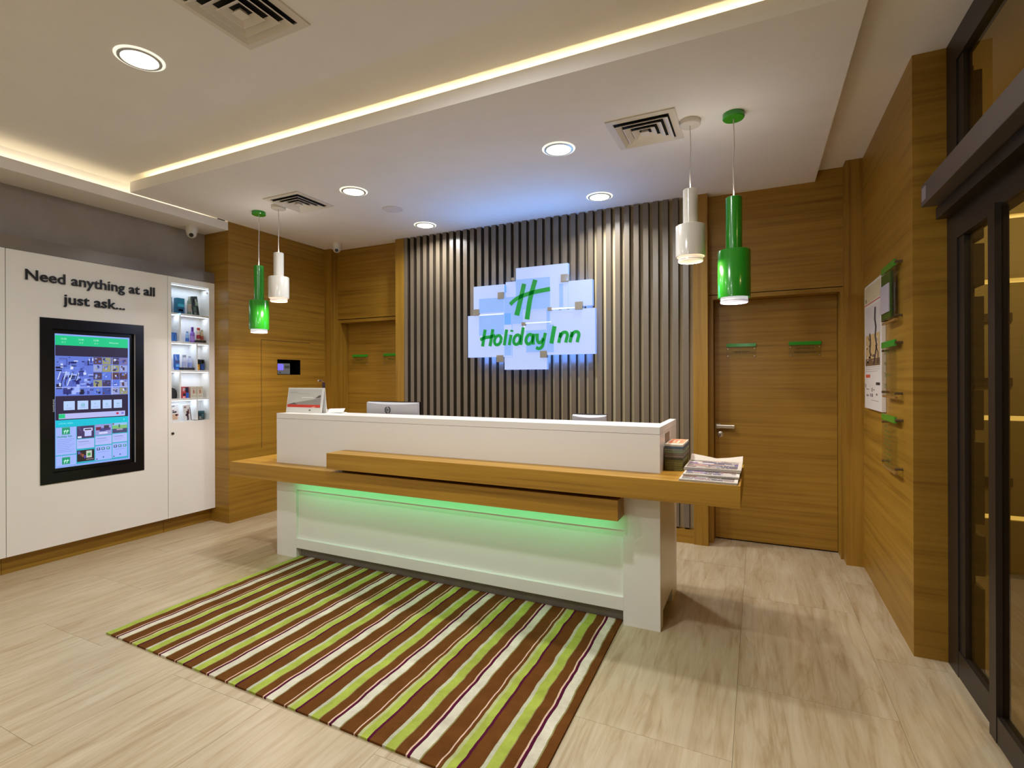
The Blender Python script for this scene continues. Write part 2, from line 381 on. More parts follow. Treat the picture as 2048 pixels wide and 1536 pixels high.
# ceilings: the raised field, the lowered field over the desk, the strip by the entrance, the soffit on the left
bm = BM()
box(bm, -5.2, 0.30, -4.8, 2.72, 3.10, 3.16)                     # raised field
box(bm, 0.30, 0.90, -4.8, 2.48, 3.068, 3.16)
box(bm, 0.417, 0.90, 2.48, 5.0, 3.068, 3.16)                    # strip by the entrance
box(bm, -4.708, 0.417, 2.62, 3.38, 2.983, 3.16); box(bm, -4.76, 0.417, 3.38, 5.0, 2.983, 3.16)                   # lowered field
box(bm, -4.708, 0.417, 2.498, 2.62, 2.983, 3.000)
box(bm, -4.708, 0.417, 2.498, 2.512, 3.000, 3.070)               # its lip
box(bm, 0.405, 0.417, 2.498, 2.62, 3.000, 3.068)
box(bm, -5.2, -4.69, 2.72, 3.50, 3.10, 3.16)
struct('ceiling', bm, 'paint')
bm = BM()
box(bm, -5.2, -4.714, -4.8, 3.38, 2.895, 2.910)
box(bm, -4.728, -4.714, -4.8, 3.38, 2.910, 2.976)
box(bm, -5.2, -4.872, -4.8, 3.38, 2.910, 3.10)
struct('trim_1', bm, 'paint')                                   # left soffit with its light cove
t = tag(obj('cove_light', B(-4.5, 0.38, 2.575, 2.597, 3.000, 3.014), 'led', None, (-2.06, 2.586, 3.0)), 'warm light strip hidden behind the lip over the reception desk', 'light')
t = tag(obj('cove_light', B(-4.790, -4.762, -3.2, 3.36, 2.910, 2.940), 'led', None, (-4.776, 0, 2.91)), 'warm light strip in the soffit above the white cabinet wall', 'light')

# walls
struct('wall_left', B(-5.2, -5.075, -4.8, 3.38, 0, 2.91), 'greywall')
bm = BM(); box(bm, -5.2, -4.714, 3.38, 3.50, 0, 2.983); box(bm, -5.2, -4.714, 3.50, 5.0, 0, 0.5); 
struct('wall_left_front', bm, 'wood_h').name = 'wall_left_column'
# side wall behind the desk with the panel door and recess for the intercom
bm = BM()
Y0, Y1, Z0, Z1 = 3.951, 4.263, 1.472, 1.640
box(bm, -5.2, -4.714, 3.50, Y0, 0.5, 2.983); box(bm, -5.2, -4.714, Y1, 5.0, 0.5, 2.983)
box(bm, -5.2, -4.714, Y0, Y1, 0.5, Z0); box(bm, -5.2, -4.714, Y0, Y1, Z1, 2.983)
struct('wall_left_rear', bm, 'wood_h')
struct('wall_front', B(-5.2, 0.95, -4.9, -4.8, 0, 3.16), 'paint')
# right wall with its return towards the sliding door
struct('wall_right', B(0.716, 0.855, 3.255, 5.0, 0, 3.068), 'wood_h')
struct('wall_right_front', B(0.855, 1.0, -4.8, -0.6, 0, 3.068), 'wood_h')
# back wall: backing of the slat panel, doors, pilasters
wb = struct('wall_back', B(-3.56, -0.48, 4.705, 4.80, 0, 2.983), 'slatback')
SW, SP, SX0 = 0.046, 0.08455, -3.5097
sm = None
for k in range(36):
    xr = SX0 + SP * k - 0.028
    if sm is None:
        o = obj('slat', B(xr, xr + SW, 4.640, 4.704, 0.135, 2.981), ['slat', 'slatshade'], wb, (xr, 4.64, 0.135)); sm = o
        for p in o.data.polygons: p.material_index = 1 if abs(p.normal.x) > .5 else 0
    else:
        o = sm.copy(); COL.objects.link(o); o.parent = wb
        o.location = (xr - SX0 + 0.028 + sm.location.x, sm.location.y, sm.location.z)
struct('baseboard_back', B(-3.54, -0.495, 4.648, 4.704, 0, 0.118), 'wood_h')
struct('trim_2', B(-0.496, -0.380, 4.636, 5.0, 0, 2.982), 'wood_v')
struct('trim_3', B(-3.654, -3.540, 4.636, 5.0, 0, 2.982), 'wood_v')
struct('trim_4', B(-4.714, -4.612, 4.632, 5.0, 0, 2.982), 'wood_v')
bm = BM(); box(bm, 0.604, 0.716, 4.612, 5.0, 0, 3.067); struct('trim_5', bm, 'wood_v')
struct('wall_back_right', B(-0.380, 0.604, 4.742, 5.0, 2.137, 3.067), 'wood_h')
struct('wall_back_left', B(-4.612, -3.654, 4.742, 5.0, 2.146, 2.982), 'wood_h')
def doorway(nm, xl, xr, ztop, yd, handle):
    d = sempty(nm, ((xl + xr) / 2, yd, 0))
    bm = BM(); box(bm, xl - 0.034, xl, 4.746, 5.0, 0, ztop + 0.034); box(bm, xr, xr + 0.019, 4.746, 5.0, 0, ztop + 0.034)
    obj('door_jamb', bm, 'wood_v', d)
    obj('door_head', B(xl, xr, 4.746, 5.0, ztop, ztop + 0.034), 'wood_h', d)
    obj('door_leaf', B(xl + 0.003, xr - 0.003, yd, yd + 0.04, 0.012, ztop - 0.003), 'wood_h', d)
    obj('door_gap', B(xl, xr, yd + 0.045, yd + 0.06, 0, ztop), 'dark', d)
    return d
d1 = doorway('door_1', -0.346, 0.585, 2.097, 4.900, True)
d2 = doorway('door_2', -4.578, -3.688, 2.103, 4.880, False)
# lever handle and lock of the right door
bm = BM(); box(bm, -0.336, -0.298, 4.886, 4.8995, 0.975, 1.018)
tube(bm, [(-0.318, 4.892, 0.998), (-0.318, 4.85, 0.998)], 0.009)
hd = obj('door_handle', bm, 'chrome', d1)
obj('lever', B(-0.330, -0.180, 4.838, 4.858, 0.982, 1.012, bev=0.004), 'chrome', hd)
bm = LA([(0.026, 0), (0.026, 0.006), (0.022, 0.008)], 0, 0, 24)
turn(bm, PI / 2, 'X', (0, 0, 0)); bmesh.ops.translate(bm, verts=bm.verts[:], vec=(-0.300, 4.8995, 0.925))
lo = obj('lock', bm, 'chrome', d1)
obj('keyhole', B(-0.303, -0.297, 4.887, 4.891, 0.908, 0.930), 'black', lo)

# entrance: sliding glass door on the right
d3 = sempty('door_3', (0.87, 1.6, 0))
bm = BM(); box(bm, 0.855, 0.905, 3.115, 3.255, 0, 3.068)
box(bm, 0.862, 0.895, 3.045, 3.115, 0, 3.068)
obj('door_jamb', bm, 'frame', d3)
obj('bottom_rail', B(0.856, 0.900, 2.69, 3.115, 0.004, 0.125), 'frame', d3)
obj('top_rail', B(0.855, 0.905, -0.6, 3.115, 2.93, 3.068), 'frame', d3)
obj('track', B(0.800, 0.905, -0.6, 3.21, 2.205, 2.262), 'frame', d3)
obj('door_rail', B(0.855, 0.905, -0.6, 3.115, 2.085, 2.205), 'frame', d3)
obj('fixed_pane', B(0.874, 0.880, 2.66, 3.05, 0.12, 2.09), 'glass', d3)
obj('transom_pane', B(0.874, 0.880, -0.6, 3.05, 2.262, 2.94), 'glass', d3)
bm = BM(); box(bm, 0.828, 0.872, 2.60, 2.665, 0.01, 2.10); box(bm, 0.828, 0.872, 0.9, 0.97, 0.01, 2.10)
lf = obj('sliding_leaf', bm, 'frame', d3)
obj('leaf_rail', B(0.830, 0.870, 0.97, 2.60, 0.012, 0.115), 'frame', lf)
obj('leaf_pane', B(0.848, 0.854, 0.97, 2.60, 0.115, 2.09), 'glass', lf)
hb = obj('operator_cover', B(0.735, 0.852, -0.6, 3.185, 2.266, 2.370, bev=0.003), 'header', d3)
obj('operator_badge', B(0.7335, 0.7355, 3.105, 3.165, 2.288, 2.352), mat('silver_badge', rgb(190, 186, 200), 0.3, metal=0.6), hb)
bm = BM(); tube(bm, [(0.815, 2.46, 2.258), (0.815, 2.42, 2.250), (0.815, 2.36, 2.254)], 0.007)
obj('sensor', bm, 'chrome', hb)
# lobby beyond the glass
olive = mat('lobby_wall_paint', rgb(156, 142, 96), 0.7); M['olive'] = olive
bm = BM()
ROWS = [0.424, 1.130, 2.107, 2.562]
zc = 0.0
for zr in ROWS:
    box(bm, 1.0, 2.45, 4.80, 4.86, zc, zr - 0.018); zc = zr + 0.018
box(bm, 1.0, 2.45, 4.80, 4.86, zc, 3.068)
lw = struct('wall_lobby_back', bm, 'olive')
slotm = mat('lit_slot', (1, 1, 1, 1), 0.5, emit=(1.0, 0.72, 0.22, 1), emit_s=0.95)
for zr in ROWS: obj('light_slot', B(1.0, 2.45, 4.83, 4.845, zr - 0.018, zr + 0.018), slotm, lw)
for zr in (1.846, 1.387, 0.678): obj('dark_band', B(1.0, 1.62, 4.785, 4.80, zr - 0.03, zr + 0.03), flat(74, 56, 30), lw)  # darker brown bands across the wall between its slots
struct('wall_lobby_side', B(2.40, 2.45, -4.8, 4.80, 0, 3.068), 'olive')
struct('ceiling_lobby', B(0.90, 2.45, -4.8, 5.0, 3.068, 3.16), 'paint')
pier = thing('lobby_screen', 'stacked taupe boxes seen through the glass beside the entrance frame', 'screen', (0.94, 3.25, 0))
for z0, z1, dx in ((0.0, 0.409, 0), (0.47, 0.663, 0.003), (0.718, 1.112, 0), (1.17, 1.363, -0.002), (1.394, 1.812, 0), (1.866, 2.066, 0.002), (2.09, 2.25, 0), (2.32, 2.9, -0.004)):
    obj('panel', B(0.912, 0.978 + dx, 3.19, 3.32, z0, z1, bev=0.002), flat(112, 96, 64), pier)
obj('post', B(0.93, 0.96, 3.25, 3.30, 0, 2.95), flat(120, 104, 70), pier)

# ================================================================ LEFT: white cabinet wall
XF, XW = -4.92, -5.073
t = thing('cabinet', 'white flush cabinet panel left of the seam beside the screen cabinet', 'cabinet', (-5.0, 0.4, 0))
obj('front_panel', B(XW, XF, -1.2, 1.784, 0.138, 2.384), 'white', t)
obj('plinth', B(XW, -4.995, -1.2, 1.784, 0, 0.1375), 'wood_h', t)
t = thing('display_cabinet', 'tall white cabinet front that carries the raised black words and the screen', 'cabinet', (-5.0, 2.35, 0))
bm = BM()
box(bm, XW, XF, 1.788, 2.050, 0.138, 2.384); box(bm, XW, XF, 2.655, 2.921, 0.138, 2.384)
box(bm, XW, XF, 2.050, 2.655, 0.138, 0.695); box(bm, XW, XF, 2.050, 2.655, 1.830, 2.384); box(bm, XW, -5.0, 2.05, 2.655, 0.695, 1.83)
obj('front_panel', bm, 'white', t)
obj('plinth', B(XW, -4.995, 1.786, 2.921, 0, 0.1375), 'wood_h', t)
t = thing('shelf_cabinet', 'narrow white cabinet with five lit shelves of toiletries behind glass', 'cabinet', (-5.0, 3.15, 0))
NY0, NY1, NZ0, NZ1 = 2.956, 3.322, 1.024, 2.330
bm = BM()
box(bm, XW, XF, 2.925, NY0, 0.138, 2.384); box(bm, XW, XF, NY1, 3.378, 0.138, 2.384)
box(bm, XW, XF, NY0, NY1, 0.138, NZ0); box(bm, XW, XF, NY0, NY1, NZ1, 2.384)
obj('carcass', bm, 'white', t)
obj('back_panel', B(XW, -5.062, NY0, NY1, NZ0, NZ1), 'white_matt', t)
SH = [1.238, 1.508, 1.778, 2.046]
for z in SH: obj('shelf', B(-5.062, -4.932, NY0, NY1, z - 0.012, z + 0.006), 'white_matt', t)
rows = [(NZ0, SH[0]), (SH[0], SH[1]), (SH[1], SH[2]), (SH[2], SH[3])]
for (za, zb), y in zip(rows, (3.208, 3.045, 3.208, 3.045)):
    obj('divider', B(-5.062, -4.934, y - 0.006, y + 0.006, za + 0.006, zb - 0.012), 'white_matt', t)
for z in SH + [NZ1]:
    obj('light_strip', B(-4.952, -4.938, NY0 + 0.004, NY1 - 0.004, z - 0.018, z - 0.0125), 'ledw', t)
    lamp('shelf_lamp', 'AREA', (-4.985, 3.139, z - 0.020), 0.40, (0.64, 0.78, 1.0), shape='RECTANGLE', size=0.05, size_y=0.34)
gd = obj('glass_door', B(-4.926, -4.922, NY0 + 0.002, NY1 - 0.002, NZ0 + 0.002, NZ1 - 0.002), 'clearglass', t)
obj('door_lock', B(-4.922, -4.917, 3.295, 3.305, 2.270, 2.282), 'chrome', gd)
bm = LA([(0.012, 0), (0.012, 0.008), (0.007, 0.012)], 0, 0, 16); turn(bm, PI / 2, 'Y', (0, 0, 0))
bmesh.ops.translate(bm, verts=bm.verts[:], vec=(XF, 2.963, 0.922)); obj('knob', bm, 'frame', t)
obj('plinth', B(XW, -4.995, 2.925, 3.378, 0, 0.1375), 'wood_h', t)
struct('trim_6', B(-5.074, -4.918, -1.2, 3.379, 2.386, 2.488), 'taupe')

# raised lettering
tl = thing('wall_lettering', 'raised black letters above the screen reading Need anything at all just ask...', 'lettering', (XF, 2.35, 2.0))
def letters(line, y0, y1, z, size, bold):
    x0, x1 = text_width(line, size, bold); k = (y1 - y0) / (x1 - x0)
    for i, ch in enumerate(line):
        if ch == ' ': continue
        a, c = text_width(line[:i + 1], size, bold)[1], text_width(ch, size, bold)
        bm = BM()
        text_bm(bm, ch, size, (XF + 0.001, y0 + (a - (c[1] - c[0]) - x0) * k, z), (0, k, 0), (0, 0, 1), 0.011, bold)
        obj('letter', bm, 'blacktext', tl)
letters('Need anything at all', 1.896, 2.806, 2.176, 0.112, 0.0012)
letters('just ask...', 2.128, 2.562, 2.024, 0.112, 0.0012)

# the touch screen
t = thing('information_screen', 'tall black-framed touch screen glowing blue in the white cabinet', 'screen', (XF, 2.35, 0.62))
bm = BM()
A, C_ = (1.982, 2.715, 0.623, 1.904), (2.058, 2.648, 0.703, 1.822)
box(bm, XF - 0.001, XF + 0.005, A[0], C_[0], A[2], A[3]); box(bm, XF - 0.001, XF + 0.005, C_[1], A[1], A[2], A[3])
box(bm, XF - 0.001, XF + 0.005, C_[0], C_[1], A[2], C_[2]); box(bm, XF - 0.001, XF + 0.005, C_[0], C_[1], C_[3], A[3])
obj('bezel', bm, 'black', t)
bm = BM(); box(bm, -4.99, -4.946, 2.052, 2.653, 0.70, 1.826); obj('housing', bm, 'black', t)
SY0, SY1, SZ0, SZ1 = 2.086, 2.612, 0.734, 1.788
dsp = obj('display', B(-4.945, -4.940, SY0, SY1, SZ0, SZ1), emi(140, 175, 250, 0.9), t)
mats, mi_of = [], {}
bm = BM(); lay = [0]
def R(s0, t0, s1, t1, c, lift=1):
    if c not in mi_of: mi_of[c] = len(mats); mats.append(emi(*c))
    quad(bm, (-4.940 + 0.0003 * lift, SY0 + s0 * (SY1 - SY0), SZ1 - t1 * (SZ1 - SZ0)), (0, (s1 - s0) * (SY1 - SY0), 0), (0, 0, (t1 - t0) * (SZ1 - SZ0)), mi_of[c])
def T(body, s, t_, size, c, lift=4, bold=0.0):
    if c not in mi_of: mi_of[c] = len(mats); mats.append(emi(*c))
    text_bm(bm, body, size, (-4.940 + 0.0003 * lift, SY0 + s * (SY1 - SY0), SZ1 - t_ * (SZ1 - SZ0)), (0, 1, 0), (0, 0, 1), 0, bold, mi=mi_of[c])
GRN_, DRK, CYA, PALE, TEAL, LIL = (16, 196, 132), (38, 30, 62), (0, 190, 214), (158, 180, 250), (36, 170, 190), (176, 186, 246)
R(0, .012, .975, .085, GRN_); R(0, .085, .975, .165, DRK); R(0, .465, .975, .645, DRK)
for s in (.05, .27, .47): T('12:30', s + .02, .042, .018, (190, 245, 220)); T('21 C', s + .03, .066, .014, (190, 245, 220))
T('Welcome', .70, .055, .018, (190, 245, 220))
random.seed(11)
R(0, .165, .975, .465, (96, 120, 214))
blues = [(30, 34, 92), (60, 74, 160), (110, 134, 226), (160, 180, 250), (210, 220, 255), (44, 48, 120), (84, 100, 190), (24, 24, 60)]
for i in range(90):
    s, q = random.uniform(0, .44), random.uniform(.168, .44); R(s, q, min(.5, s + random.uniform(.01, .11)), min(.46, q + random.uniform(.006, .04)), random.choice(blues), 2 + (i % 3))
for i in range(9):
    a = random.uniform(0, .3); q = random.uniform(.33, .44)
    T('/', a, q, .09, random.choice([(30, 30, 80), (200, 215, 255)]), 5)
for r_ in range(5):
    for c_ in range(4):
        s0, q0 = .485 + c_ * .122, .168 + r_ * .060
        base = [(70, 60, 90), (150, 160, 210), (120, 110, 160), (60, 80, 160), (150, 150, 110), (90, 60, 70), (90, 120, 220)]
        R(s0, q0, s0 + .115, q0 + .054, random.choice(base), 5)
        for k in range(5):
            a, q = s0 + random.uniform(0, .08), q0 + random.uniform(0, .036)
            R(a, q, a + random.uniform(.015, .035), q + random.uniform(.006, .018), random.choice(base + blues), 6)
R(.0, .398, .975, .404, (170, 180, 246), 7); R(.74, .168, .748, .465, (180, 190, 250), 7)
for s0, s1, icon in ((.10, .24, 'i'), (.275, .415, '@'), (.45, .58, '*'), (.61, .735, 'o'), (.765, .885, 'm')):
    R(s0, .505, s1, .572, (180, 206, 250), 2); T(icon, s0 + .045, .545, .03, (40, 160, 150)); R(s0 + .03, .556, s1 - .03, .559, (130, 150, 215), 3)
R(.04, .598, .93, .638, (182, 186, 240), 2); R(.04, .600, .118, .632, (20, 200, 130), 3)
for s, c in ((.80, (190, 40, 70)), (.875, (120, 120, 220))): R(s, .608, s + .035, .624, c, 4)
R(0, .645, .975, .695, CYA, 2); T('LOCAL AREA', .04, .676, .016, (140, 240, 250)); T('+', .90, .678, .03, (150, 240, 255))
R(0, .695, .975, .985, TEAL)
R(.004, .700, .258, .905, PALE, 2); R(.004, .912, .258, .985, PALE, 2)
def hicon(s, q):
    R(s, q, s + .10, q + .052, (22, 150, 110), 3)
    for k in (0, .03): T('/', s + .022 + k, q + .044, .040, (200, 250, 230), 5, .001)
    R(s + .02, q + .024, s + .085, q + .029, (200, 250, 230), 5)
hicon(.078, .702); hicon(.078, .925)
T('Holiday Inn', .02, .775, .021, (20, 140, 130), 5, .0006)
for k in range(8): R(.02, .79 + k * .013, .235 - (k % 3) * .03, .7925 + k * .013, (112, 136, 216), 3)
for c0, rowz in ((.266, ((.700, .795, 'i'), (.800, .872, 'c'), (.885, .972, 'j'))), (.507, ((.697, .782, 'k'), (.788, .858, 'c'), (.866, .978, 'c2'))), (.745, ((.693, .775, 'g'), (.782, .850, 'c'), (.858, .972, 'c2')))):
    w = .228 if c0 < .7 else .215
    for q0, q1, kd in rowz:
        col = dict(i=(66, 50, 96), c=LIL, j=(40, 30, 34), k=(150, 150, 214), g=(150, 190, 240), c2=PALE)[kd]
        R(c0, q0, c0 + w, q1, col, 2)
        if kd == 'i':
            R(c0 + .085, q0 + .018, c0 + .205, q0 + .040, (206, 212, 250), 3); R(c0 + .10, q0 + .040, c0 + .19, q0 + .080, (188, 196, 246), 3); R(c0 + .10, q0 + .024, c0 + .19, q0 + .034, (60, 44, 60), 4)
            R(c0 + .01, q1 - .018, c0 + .06, q1 - .004, (220, 226, 255), 3)
            for k in range(5): R(c0 + .005 + k * .016, q0 + .006 + k * .011, c0 + .05 + k * .004, q0 + .010 + k * .012, (100, 84, 140), 3)
        if kd == 'j':
            R(c0 + .12, q0 + .008, c0 + .195, q0 + .062, (190, 200, 190), 3); R(c0 + .138, q0 + .026, c0 + .178, q0 + .048, (60, 150, 80), 4)
            for k in range(4): R(c0 + .012 + k * .026, q0 + .008 + k * .011, c0 + .04 + k * .024, q0 + .028 + k * .012, [(90, 90, 190), (120, 60, 60), (150, 90, 60), (70, 60, 160)][k], 3)
            R(c0 + .12, q1 - .016, c0 + .215, q1 - .010, (150, 130, 150), 4)
        if kd == 'k':
            for a, q, a1, q1_, c in ((.01, .02, .08, .045, (110, 40, 60)), (.06, .03, .14, .055, (70, 70, 130)), (.12, .01, .19, .035, (60, 60, 70)), (.13, .03, .21, .05, (80, 60, 120)), (.05, .062, .17, .075, (210, 214, 250))): R(c0 + a, q0 + q, c0 + a1, q0 + q1_, c, 3)
        if kd == 'g':
            R(c0, q0 + .020, c0 + w, q0 + .048, (126, 186, 120), 3); R(c0, q0 + .048, c0 + w, q1, (70, 70, 110), 3); R(c0 + .09, q0 + .014, c0 + .11, q0 + .04, (60, 110, 110), 4); R(c0 + .004, q0 + .002, c0 + .022, q0 + .015, (140, 40, 70), 4)
            R(c0 + .06, q0 + .05, c0 + .15, q0 + .060, (170, 160, 190), 4)
        if kd == 'c':
            R(c0 + .02, q0 + .018, c0 + .155, q0 + .022, (100, 116, 190), 3); R(c0 + .02, q0 + .034, c0 + .18, q0 + .0365, (140, 156, 226), 3); R(c0 + .02, q0 + .044, c0 + .12, q0 + .0465, (140, 156, 226), 3)
        if kd == 'c2':
            for a, c in ((.02, (50, 60, 120)), (.085, (40, 110, 140)), (.155, (40, 140, 140))): R(c0 + a, q0 + .014, c0 + a + .045, q0 + .034, c, 3); R(c0 + a + .012, q0 + .018, c0 + a + .03, q0 + .028, (190, 220, 250), 4)
            R(c0 + .04, q0 + .048, c0 + .18, q0 + .0505, (120, 140, 216), 3); R(c0 + .10, q1 - .026, c0 + .12, q1 - .016, (60, 110, 150), 3); R(c0 + .012, q1 - .014, c0 + .03, q1 - .006, (60, 60, 120), 3)
obj('screen_image', bm, mats, dsp)
bm = BM(); text_bm(bm, 'SAMSUNG', 0.0145, (-4.9445, 2.0825, 1.176), (0, 0, 1), (0, -1, 0), 0.0004, 0.0004, width=0.098)
obj('maker_name', bm, flat(200, 200, 205), t)

# ================================================================ shelf goods
def bx(name, label, cat, y0, y1, z0, z1, color, x=-5.0, d=0.05, bands=(), tilt=0.0, group=None, rough=0.35):
    """a carton or packet with printed bands (frac y0,z0,y1,z1,colour)"""
    t = thing(name, label, cat, (x, (y0 + y1) / 2, z0), group)
    w, h = y1 - y0, z1 - z0
    bm = B(x - d / 2, x + d / 2, y0, y1, z0, z1, bev=0.0015)
    pr = BM(); ms = []
    for a, q, a1, q1, c in bands:
        if c not in ms: ms.append(c)
        quad(pr, (x + d / 2 + 0.0006, y0 + a * w, z0 + q * h), (0, (a1 - a) * w, 0), (0, 0, (q1 - q) * h), ms.index(c))
    for k in (bm, pr):
        if tilt: turn(k, tilt, 'X', (x, y0 if tilt > 0 else y1, z0))
    obj('pack', bm, flat(*color, rough), t)
    if bands: obj('printed_front', pr, [flat(*c, rough) for c in ms], t)['kind'] = 'stuff'
    else: pr.free()
    return t
def bottle(name, label, cat, y, z0, h, r, color, cap, neck=0.55, band=None, x=-4.99, group=None, capf=0.16):
    t = thing(name, label, cat, (x, y, z0), group)
    hb_ = h * (1 - capf)
    obj('bottle_body', LA([(r * .92, z0), (r, z0 + .004), (r, z0 + hb_ * .8), (r * .85, z0 + hb_ * .92), (r * neck, z0 + hb_)], x, y, 20), flat(*color, 0.25), t)
    obj('cap', LA([(r * neck, z0 + hb_), (r * (neck + .05), z0 + hb_ + .001), (r * (neck + .05), z0 + h - .002), (r * neck * .9, z0 + h)], x, y, 16), flat(*cap, 0.3), t)
    if band: obj('bottle_label', LA([(r + .0006, z0 + hb_ * band[0]), (r + .0006, z0 + hb_ * band[1])], x, y, 20, cap=False), flat(*band[2], 0.4), t)
    return t
def ptube(name, label, cat, y, z0, h, w, color, cap, x=-4.99, bands=()):
    """a toothpaste-like tube standing on its cap: round below, flat crimp above"""
    t = thing(name, label, cat, (x, y, z0))
    bm = BM(); n = 20; rings = []
    for f, ry, rx in ((0.12, .34, .30), (0.16, .44, .34), (0.5, .48, .26), (0.85, .5, .10), (1.0, .5, .03)):
        rings.append([bm.verts.new((x + w * rx * math.cos(2 * PI * i / n), y + w * ry * math.sin(2 * PI * i / n), z0 + h * f)) for i in range(n)])
    for a, c in zip(rings, rings[1:]):
        for i in range(n): bm.faces.new((a[i], a[(i + 1) % n], c[(i + 1) % n], c[i])).smooth = True
    bm.faces.new(rings[0][::-1]); bm.faces.new(rings[-1])
    obj('tube_body', bm, flat(*color, 0.3), t)
    obj('cap', LA([(w * .33, z0), (w * .36, z0 + .003), (w * .36, z0 + h * .12)], x, y, 18), flat(*cap, 0.3), t)
    for q0, q1, c in bands:
        b2 = BM(); quad(b2, (x + w * .34, y - w * .3, z0 + h * q0), (0, w * .6, 0), (-w * .02, 0, h * (q1 - q0)), 0); obj('printed_band', b2, flat(*c, 0.4), t)
    return t
S = [NZ0 + 0.0005, SH[0] + .0065, SH[1] + .0065, SH[2] + .0065, SH[3] + .0065]
# top shelf
bx('carton', 'dark blue carton mostly hidden at the left edge of the top shelf', 'carton', 2.962, 3.001, S[4], S[4] + .150, (28, 66, 92), bands=((.1, .5, .9, .8, (60, 120, 140)),), d=.03)
t = bx('refill_pouch', 'turquoise refill pouch on the top lit shelf', 'pouch', 3.042, 3.114, S[4], S[4] + .150, (14, 128, 166), bands=((0, .0, 1, .42, (10, 84, 128)), (.1, .45, .9, .62, (60, 180, 214)), (.2, .15, .8, .3, (30, 120, 160)), (.55, .05, .75, .1, (210, 235, 245))))
bottle('bottle', 'slim grey-green bottle with beige label on the top shelf', 'bottle', 3.168, S[4], .178, .018, (122, 140, 120), (188, 190, 176), band=(.2, .7, (176, 160, 140)))
bx('blister_pack', 'dark patterned pack leaning on the top shelf', 'packet', 3.212, 3.270, S[4], S[4] + .185, (40, 52, 46), d=.02, tilt=0.13,
   bands=((.08, .55, .5, .9, (20, 24, 26)), (.45, .5, .95, .72, (150, 168, 150)), (.1, .2, .6, .45, (86, 110, 92)), (.6, .1, .9, .4, (24, 30, 34)), (.3, .7, .8, .84, (170, 176, 168)), (.15, .05, .5, .16, (140, 150, 140))))
# second shelf
bx('carton', 'bright blue carton in the small left compartment of the second shelf', 'carton', 2.990, 3.036, S[3], S[3] + .084, (26, 92, 190), bands=((.05, .1, .35, .9, (50, 120, 214)), (.45, .2, .6, .8, (16, 66, 156)), (.7, .1, .95, .7, (60, 130, 220))))
bottle('bottle', 'small clear bottle with pale blue label, left of the purple bottle', 'bottle', 3.147, S[3], .105, .016, (150, 184, 224), (120, 150, 196), band=(.08, .45, (40, 96, 180)))
bottle('bottle', 'purple shampoo bottle with a dark cap', 'bottle', 3.197, S[3], .152, .020, (140, 92, 196), (96, 40, 150), neck=.5, capf=.3, band=(.15, .6, (176, 136, 214)))
tr = thing('shelf_tray', 'dark brown tray under two red and white bottles', 'tray', (-4.995, 3.281, S[3]))
bm = BM(); box(bm, -5.03, -4.96, 3.230, 3.314, S[3], S[3] + .004)
for q in ((-5.03, -5.027, 3.23, 3.314), (-4.963, -4.96, 3.23, 3.314), (-5.027, -4.963, 3.23, 3.233), (-5.027, -4.963, 3.311, 3.314)): box(bm, *q, S[3] + .004, S[3] + .026)
obj('tray_body', bm, flat(52, 38, 26), tr)
bottle('bottle', 'white bottle with red cap and red band, left one in the brown tray', 'bottle', 3.258, S[3] + .0045, .145, .017, (224, 204, 184), (196, 62, 62), band=(.3, .6, (176, 44, 50)), neck=.8)
bottle('bottle', 'shorter cream bottle with red label, right one in the brown tray', 'bottle', 3.292, S[3] + .0045, .128, .015, (206, 186, 150), (196, 190, 160), band=(.25, .6, (180, 70, 60)), neck=.7)
# third shelf
bx('carton', 'sliver of a blue carton at the left edge of the third shelf', 'carton', 2.962, 2.984, S[2], S[2] + .075, (60, 90, 200), d=.02, x=-5.02)
ptube('tube', 'blue cream tube standing on the third shelf', 'tube', 3.044, S[2], .150, .058, (36, 96, 186), (60, 120, 214), bands=((.45, .6, (20, 44, 110)), (.2, .36, (90, 160, 230))))
tr = thing('shelf_tray', 'black tray under two clear white-capped bottles on the third shelf', 'tray', (-4.995, 3.153, S[2]))
bm = BM(); box(bm, -5.03, -4.96, 3.092, 3.200, S[2], S[2] + .004)
for q in ((-5.03, -5.027, 3.092, 3.200), (-4.963, -4.96, 3.092, 3.200), (-5.027, -4.963, 3.092, 3.095), (-5.027, -4.963, 3.197, 3.2)): box(bm, *q, S[2] + .004, S[2] + .024)
obj('tray_body', bm, flat(34, 30, 34), tr)
bottle('bottle', 'clear pale bottle with grey cap, left one in the black tray', 'bottle', 3.118, S[2] + .0045, .142, .019, (206, 210, 232), (150, 150, 168), band=(.3, .6, (176, 182, 214)), neck=.8)
bottle('bottle', 'clear pale bottle with a blue label, right one in the black tray', 'bottle', 3.170, S[2] + .0045, .136, .017, (196, 206, 236), (206, 210, 226), band=(.25, .6, (140, 160, 226)), neck=.6)
bx('carton', 'yellow and black carton on the right of the third shelf', 'carton', 3.222, 3.262, S[2], S[2] + .108, (214, 150, 36), bands=((0, .55, 1, 1, (36, 32, 30)), (.3, .6, .7, .9, (150, 130, 110)), (.2, .1, .8, .3, (236, 180, 60))))
bx('carton', 'navy blue carton beside the yellow one on the third shelf', 'carton', 3.268, 3.308, S[2], S[2] + .106, (24, 66, 140), bands=((0, .6, 1, 1, (40, 40, 44)), (.3, .65, .75, .92, (90, 120, 170)), (.2, .15, .8, .35, (40, 90, 170))))
